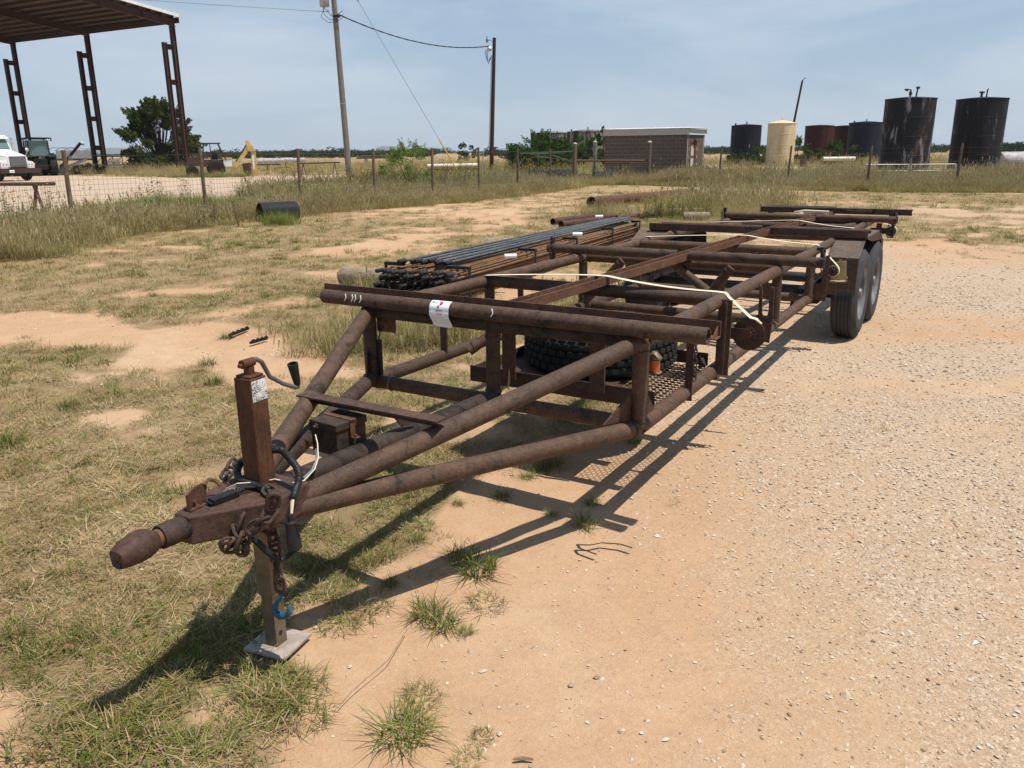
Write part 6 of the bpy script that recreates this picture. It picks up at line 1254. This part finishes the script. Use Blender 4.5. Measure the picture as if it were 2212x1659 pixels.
# bales at the right edge
for k in range(2):
    c = far(2160+k*62, 60); o = MB().lathe([(0, 0), (.58, .02), (.64, .10), (.64, 1.75), (.58, 1.83), (0, 1.85)], (c[0], c[1], .66), (1, .05, 0), 32).build('round_bale', M_bale); tag(o, ('grey net wrapped bale nearest the right hand black tank', 'grey net wrapped bale at the right edge of the picture')[k], 'bale')
# green implement, long pipe on stands, rusty pile
gq = far(1150, 62); im = thing('farm_implement', 'green folded farm implement in the weeds before the round bush', 'farm machine', (*gq, 0), .1)
MB().prism([(-1.0, 0, .6), (.8, 0, .55), (.35, 0, 1.15), (-.55, 0, 1.2)], (0, .8, 0)).build('hopper', M_green, im, False); MB().bar((-1.3, 0, .55), (3.0, 0, .5), .14, .10).build('frame_bar', M_red, im, False)
for z0, z1, x0, x1 in ((1.5, 1.62, -.9, 3.2), (1.3, 1.0, .3, 2.6), (1.35, .75, 1.5, 3.4), (1.45, 1.5, -.2, 2.4)): MB().bar((x0, -.1, z0), (x1, .2, z1), .12, .09).build('boom_bar', M_lgreen, im, False)
for x in (-.6, .4): wheel_at(im, (x, .3, .35), .35, .22, (0, 1, 0))
c = Vector((*far(921, 52), 0)); lpz = thing('raised_pipe', 'long white pipe resting on low stands behind the left fence', 'pipe', c)
e = Vector((*far(1030, 53), 0))-c; MB().hollow(Vector((0, 0, .80)), e+Vector((0, 0, .82)), .13, .02, 16).build('pipe_body', M_pvc, lpz); MB().bar(Vector((0, -.1, .60)), e+Vector((0, -.1, .60)), .12, .1).build('stand_rail', M_red, lpz, False)
for k in (.08, .42, .9):
    q = e*k; MB().bar(q+Vector((-.25, 0, 0)), q+Vector((0, 0, .55)), .06, .06).build('stand_leg', M_red, lpz, False); MB().bar(q+Vector((.25, 0, 0)), q+Vector((0, 0, .55)), .06, .06).build('stand_leg', M_red, lpz, False)
c = far(820, 118); pp = thing('pipe_pile', 'low rusty pile of long pipes in the meadow far behind the grey pole', 'pipe pile', (*c, 0), .1)
for k in range(6): MB().tube((-3+random.uniform(-.4, .4), .3*k, 1.0+.2*(k % 2)), (3+random.uniform(-.3, .3), .3*k, 1.05+.2*(k % 2)), .12, 8).build('pile_pipe', M_red, pp)
for x in (-2, 2): MB().bar((x, -.2, .45), (x, 1.8, .45), .3, .9).build('sleeper', M_log, pp, False)
c = far(690, 60); q = thing('low_rail', 'low dark rail on short legs behind the fence near the grey pole', 'rail', (*c, 0), .1); MB().tube((-1.6, 0, .95), (1.4, 0, 1.0), .05, 8).build('rail_bar', M_red, q)
for x in (-1.2, 1.0): MB().bar((x-.2, 0, 0), (x, 0, .95), .05, .05).build('leg', M_red, q, False); MB().bar((x+.2, 0, 0), (x, 0, .95), .05, .05).build('leg', M_red, q, False)

# ================================================================== trees, bushes, weeds
def leaves(C, Rr, n, size, seed, clump=None):
    """n leaf quads through a set of clumps: C (k,3) centres, Rr radii"""
    rg = np.random.default_rng(seed); C = np.asarray(C); Rr = np.asarray(Rr); k = rg.choice(len(C), n, p=Rr**2/np.sum(Rr**2)); d = rg.normal(0, 1, (n, 3)); d /= np.linalg.norm(d, axis=1)[:, None]
    r = Rr[k]*rg.uniform(.25, 1, n)**.5; p = C[k]+d*r[:, None]*np.array([1, 1, .85]); a = rg.normal(0, 1, (n, 3)); a /= np.linalg.norm(a, axis=1)[:, None]; b = np.cross(a, rg.normal(0, 1, (n, 3))); b /= np.linalg.norm(b, axis=1)[:, None]
    s = size*rg.uniform(.6, 1.3, n)[:, None]; v = np.stack([p-a*s, p+b*s*.45, p+a*s, p-b*s*.45], 1).reshape(-1, 3); return v, np.arange(4*n).reshape(-1, 4)
def tree(name, label, cat, x, Y, W, Hh, base, mat, n, size, seed, trunk=.14, kk=26, spiky=0., group=None, bark=None):
    rg = random.Random(seed); c = far(x, Y); t_ = thing(name, label, cat, (*c, 0), 0, group); C = []; Rr = []; m = MB(); hub = Vector((0, 0, base*.6+.1)); m.path([Vector((0, 0, -.1)), hub*.5, hub], [trunk*1.2, trunk, trunk*.85], 9)
    for i in range(kk):
        a = rg.uniform(0, 6.28); u = rg.random(); z = base+(Hh-base)*u; env = math.sin(math.pi*min(1, .22+.72*u))**.8*(W/2); q = env*math.sqrt(rg.uniform(.25, 1)); e = Vector((math.cos(a)*q, math.sin(a)*q, z)); rr = (W/2)*rg.uniform(.20, .36)*(1-.35*u); C.append(e[:]); Rr.append(rr); m.path([hub, hub.lerp(e, .5)+Vector((0, 0, -.1*Hh*.2)), e], [trunk*.6, trunk*.32, trunk*.10], 6)
        for k in range(int(spiky)): dv = (Vector(e)-Vector((0, 0, Hh*.45))).normalized(); f_ = Vector((rg.uniform(-.5, .5), rg.uniform(-.5, .5), rg.uniform(-.1, .5))); tipp = e+(dv+f_)*rr*rg.uniform(1.0, 1.7); m.path([e, tipp], [trunk*.12, trunk*.04], 4); C += [e.lerp(tipp, .45)[:], e.lerp(tipp, .7)[:], e.lerp(tipp, .9)[:], tipp[:]]; Rr += [rr*.42, rr*.34, rr*.24, rr*.14]
    m.build('trunk', bark or M_poled, t_); v, f = leaves(C, Rr, n, size, seed); link('crown', npmesh('crown', v, f, mat), t_); return t_
tree('leafy_tree', 'dense dark green tree standing behind the nearest shed column', 'tree', 345, 96, 7.3, 6.8, .1, L_tree, 36000, .15, 11, .2, 60, 3)
tree('round_bush', 'wide round green bush in front of the mottled rusty tank', 'bush', 1171, 72, 5.5, 2.6, .1, L_bush, 26000, .085, 12, .07, 60, 2)
tree('leafy_bush', 'grey green bush growing in front of the black and white mottled tank', 'bush', 1262, 74, 3.0, 2.8, .2, L_bush, 8000, .075, 13, .06, 18, 2)
tree('leafy_bush', 'grey green bush rising behind the left end of the block building', 'bush', 1305, 62, 2.2, 3.2, .3, L_bush, 7000, .07, 14, .06, 18, 2)
tree('feathery_shrub', 'light feathery shrub just behind the left fence below the guy wire', 'shrub', 885, 33.5, 2.3, 1.75, .15, L_lush, 6500, .035, 15, .03, 26, 3)
tree('dark_bush', 'small dark bush far off to the left of the brown pole', 'bush', 1004, 130, 3.6, 2.9, .2, L_tree, 1800, .14, 16, .1, 14, 1)
for i, (x, Y, W, Hh, lab) in enumerate(((1640, 92, 2.6, 1.9, 'low bush between the spotted black tank and cream tank'), (1722, 95, 3.4, 2.7, 'leafy bush between the cream tank and dark red tank'), (1800, 90, 3.0, 2.0, 'leafy bush at the foot of the narrow dark red tank'), (1830, 80, 3.4, 1.7, 'brownish bush in front of the faded navy tank'), (1600, 86, 2.6, 1.3, 'low weeds bush at the foot of the spotted black tank'), (1765, 88, 2.6, 1.6, 'bush at the foot of the wide dark red tank'))):
    tree('leafy_bush', lab, 'bush', x, Y, W, Hh, .1, L_weed if i in (3, 5) else L_bush, 6500, .085, 30+i, .05, 16, 2)
# yellow flowered weeds along the left fence
def weed(seed):
    rg = random.Random(seed); V = []; F = []; MI = []
    for s_ in range(5):
        a = rg.uniform(0, 6.28); H_ = rg.uniform(.7, 1.25); lean_ = rg.uniform(0, .25); dx, dy = math.cos(a)*lean_, math.sin(a)*lean_; x0, y0 = rg.uniform(-.1, .1), rg.uniform(-.1, .1)
        k = len(V); V += [(x0-.006, y0, 0), (x0+.006, y0, 0), (x0+dx+.003, y0+dy, H_), (x0+dx-.003, y0+dy, H_)]; F.append((k, k+1, k+2, k+3)); MI.append(0)
        for j in range(13):
            u = rg.uniform(.15, 1); p = Vector((x0+dx*u, y0+dy*u, H_*u)); b = rg.uniform(0, 6.28); d = Vector((math.cos(b), math.sin(b), rg.uniform(-.2, .5)))*rg.uniform(.06, .15); w_ = Vector((-d.y, d.x, 0)).normalized()*.018; k = len(V); V += [p[:], (p+d*.5+w_)[:], (p+d)[:], (p+d*.5-w_)[:]]; F.append((k, k+1, k+2, k+3)); MI.append(0)
        for j in range(rg.choice((0, 1, 1, 2))):
            p = Vector((x0+dx+rg.uniform(-.08, .08), y0+dy+rg.uniform(-.08, .08), H_*rg.uniform(.85, 1.05)))
            for b in range(2): k = len(V); q = .028; V += [(p.x-q, p.y, p.z-q*.5+b*.01), (p.x, p.y-q*(1-2*b), p.z+q*.4), (p.x+q, p.y, p.z-q*.4), (p.x, p.y+q*(1-2*b), p.z+q*.6)]; F.append((k, k+1, k+2, k+3)); MI.append(1)
    me = bpy.data.meshes.new('weed'); me.from_pydata(V, [], F); me.materials.append(L_weed); me.materials.append(L_flow); me.polygons.foreach_set('material_index', MI); me.update(); return me
c_weed = proto_col('weed_plants', [weed(400+i) for i in range(4)])
X = []
for x, Y, n_, sx, sy in ((755, 33, 90, 3.0, 3), (1085, 46, 170, 5.5, 6), (880, 36, 40, 3, 2), (600, 26, 20, 2.5, 2), (300, 19.5, 16, 2.4, 1.5), (10, 18.2, 12, .9, .6), (400, 24, 12, 3, 1.5), (1480, 44, 25, 3, 1.5), (1250, 55, 60, 6, 5), (1440, 20.5, 26, 1.1, .9), (1410, 19.5, 14, .8, .6), (980, 40, 26, 3, 3)):
    c = far(x, Y)
    for _ in range(n_): X.append((c[0]+random.gauss(0, sx/2), c[1]+random.gauss(0, sy/2), 0, random.uniform(.55, 1.05) if Y > 21 else random.uniform(.35, .6) if x > 1300 else random.uniform(.6, 1)))
X = np.array(X); n = len(X)
scatter('wildflowers', 'weeds with yellow flowers growing among the tall grass', 'wildflowers', c_weed, X[:, :3], np.stack([RNG.normal(0, .08, n), RNG.normal(0, .08, n), RNG.uniform(0, 6.28, n)], 1), np.stack([X[:, 3]]*3, 1), RNG.integers(0, 4, n))
# far woods, one mass along the horizon
def treeblob(seed):
    rg = np.random.default_rng(seed); C = rg.normal(0, 1, (9, 3))*np.array([1.5, 1.5, .5])+np.array([0, 0, 1.5]); v, f = leaves(C, np.full(9, .95), 420, .26, seed); v[:, 2] = np.maximum(v[:, 2], 0); return npmesh('far_tree', v, f, L_far)
c_far = proto_col('far_trees', [treeblob(500+i) for i in range(4)])
n = 2600; a = RNG.uniform(-.85, .85, n); r = np.exp(RNG.uniform(math.log(320), math.log(2200), n)); keep = vnoise(a*18, r*.004, 1., 77) > .42; a, r = a[keep], r[keep]; s = RNG.uniform(.7, 1.5, len(a))*np.where(r > 700, 1.5, 1.)
scatter('far_woods', 'dark line of trees along the horizon', 'woods', c_far, np.stack([np.sin(a)*r, np.cos(a)*r, np.full(len(a), -.2)], 1), np.stack([a*0, a*0, RNG.uniform(0, 6.28, len(a))], 1), np.stack([s*1.6, s*1.6, s], 1), RNG.integers(0, 4, len(a)))
M_mesa = plain('mesa_scrub', (.075, .085, .055), .95, 0, .3, .01, 0)
def mesa(x0, x1, Y, h):
    a = Vector((*far(x0, Y), -2)); b = Vector((*far(x1, Y), -2)); n_ = 30; m = MB(); d = b-a; nn = Vector((0, 1, 0))*500; V = []
    for i in range(n_+1):
        u = i/n_; hh = h*min(1, 6*u, 6*(1-u))*(1+.10*math.sin(u*17+x0)+.06*math.sin(u*41)); q = a+d*u; V += [q-Vector((0, 160, 0)), q+Vector((0, 0, hh*.55)), q+Vector((0, 90, hh+2)), q+nn+Vector((0, 0, hh+2)), q+nn*1.5]
    F = [(i*5+k, i*5+k+1, i*5+5+k+1, i*5+5+k) for i in range(n_) for k in range(4)]; m.add(V, F); return m.build('hills', M_mesa, None, True, kind='structure')
mesa(800, 860, 5200, 40); mesa(855, 985, 6000, 36); mesa(150, 290, 5200, 44); mesa(1040, 1130, 6200, 30)
# small litter --------------------------------------------------------
pts = [Vector((*gnd(x, y), .012)) for x, y in ((1288, 1203), (1252, 1190), (1247, 1182), (1275, 1183), (1300, 1178), (1340, 1181), (1365, 1189))]
m = MB()
for a, b in zip(pts, pts[1:]): m.bar(a, b, .012, .004, (0, .5, .8))
tag(m.build('bent_metal_strip', M_plate, None, False), 'bent dark metal strip lying on the bare dirt', 'metal strip')
for lab, a, b, w_ in (('larger black broken trim piece in the grass behind the jack', (497, 731), (536, 716), .03), ('smaller black trim piece nearer the trailer frame', (541, 748), (577, 738), .018)):
    p, q = Vector((*gnd(*a), .03)), Vector((*gnd(*b), .03)); m = MB(); m.bar(p, q, w_, .02); 
    for k in range(4): e = p.lerp(q, .1+.25*k); m.bar(e+Vector((0, 0, .0)), e+Vector((.02, .02, .018)), .03, .02)
    tag(m.build('broken_trim', M_black, None, False), lab, 'plastic piece')
p = [Vector((*gnd(x, y), .01)) for x, y in ((880, 1365), (840, 1430), (760, 1500), (720, 1545))]; tag(MB().path(p, .0014, 4).build('dry_twig', M_log), 'thin dry stem lying across the dirt near the jack foot', 'twig')
p = [Vector((*gnd(x, y), .008)) for x, y in ((1110, 1645), (1130, 1643), (1152, 1646))]; tag(MB().path(p, [.004, .006, .003], 5).build('dry_twig', M_log), 'short dry stick at the bottom edge of the picture', 'twig')
hb = MB().box(-9000, 9000, -60, 9500, -1.2, 75).build('haze', [], None, False, kind='stuff')
hm = bpy.data.materials.new('thin_air_haze'); hm.use_nodes = True; hn = hm.node_tree; hn.nodes.clear(); ho = hn.nodes.new('ShaderNodeOutputMaterial'); hv = hn.nodes.new('ShaderNodeVolumePrincipled')
hv.inputs['Color'].default_value = (.80, .88, 1, 1); hv.inputs['Density'].default_value = 1.1e-4; hn.links.new(hv.outputs[0], ho.inputs['Volume']); hb.data.materials.append(hm)
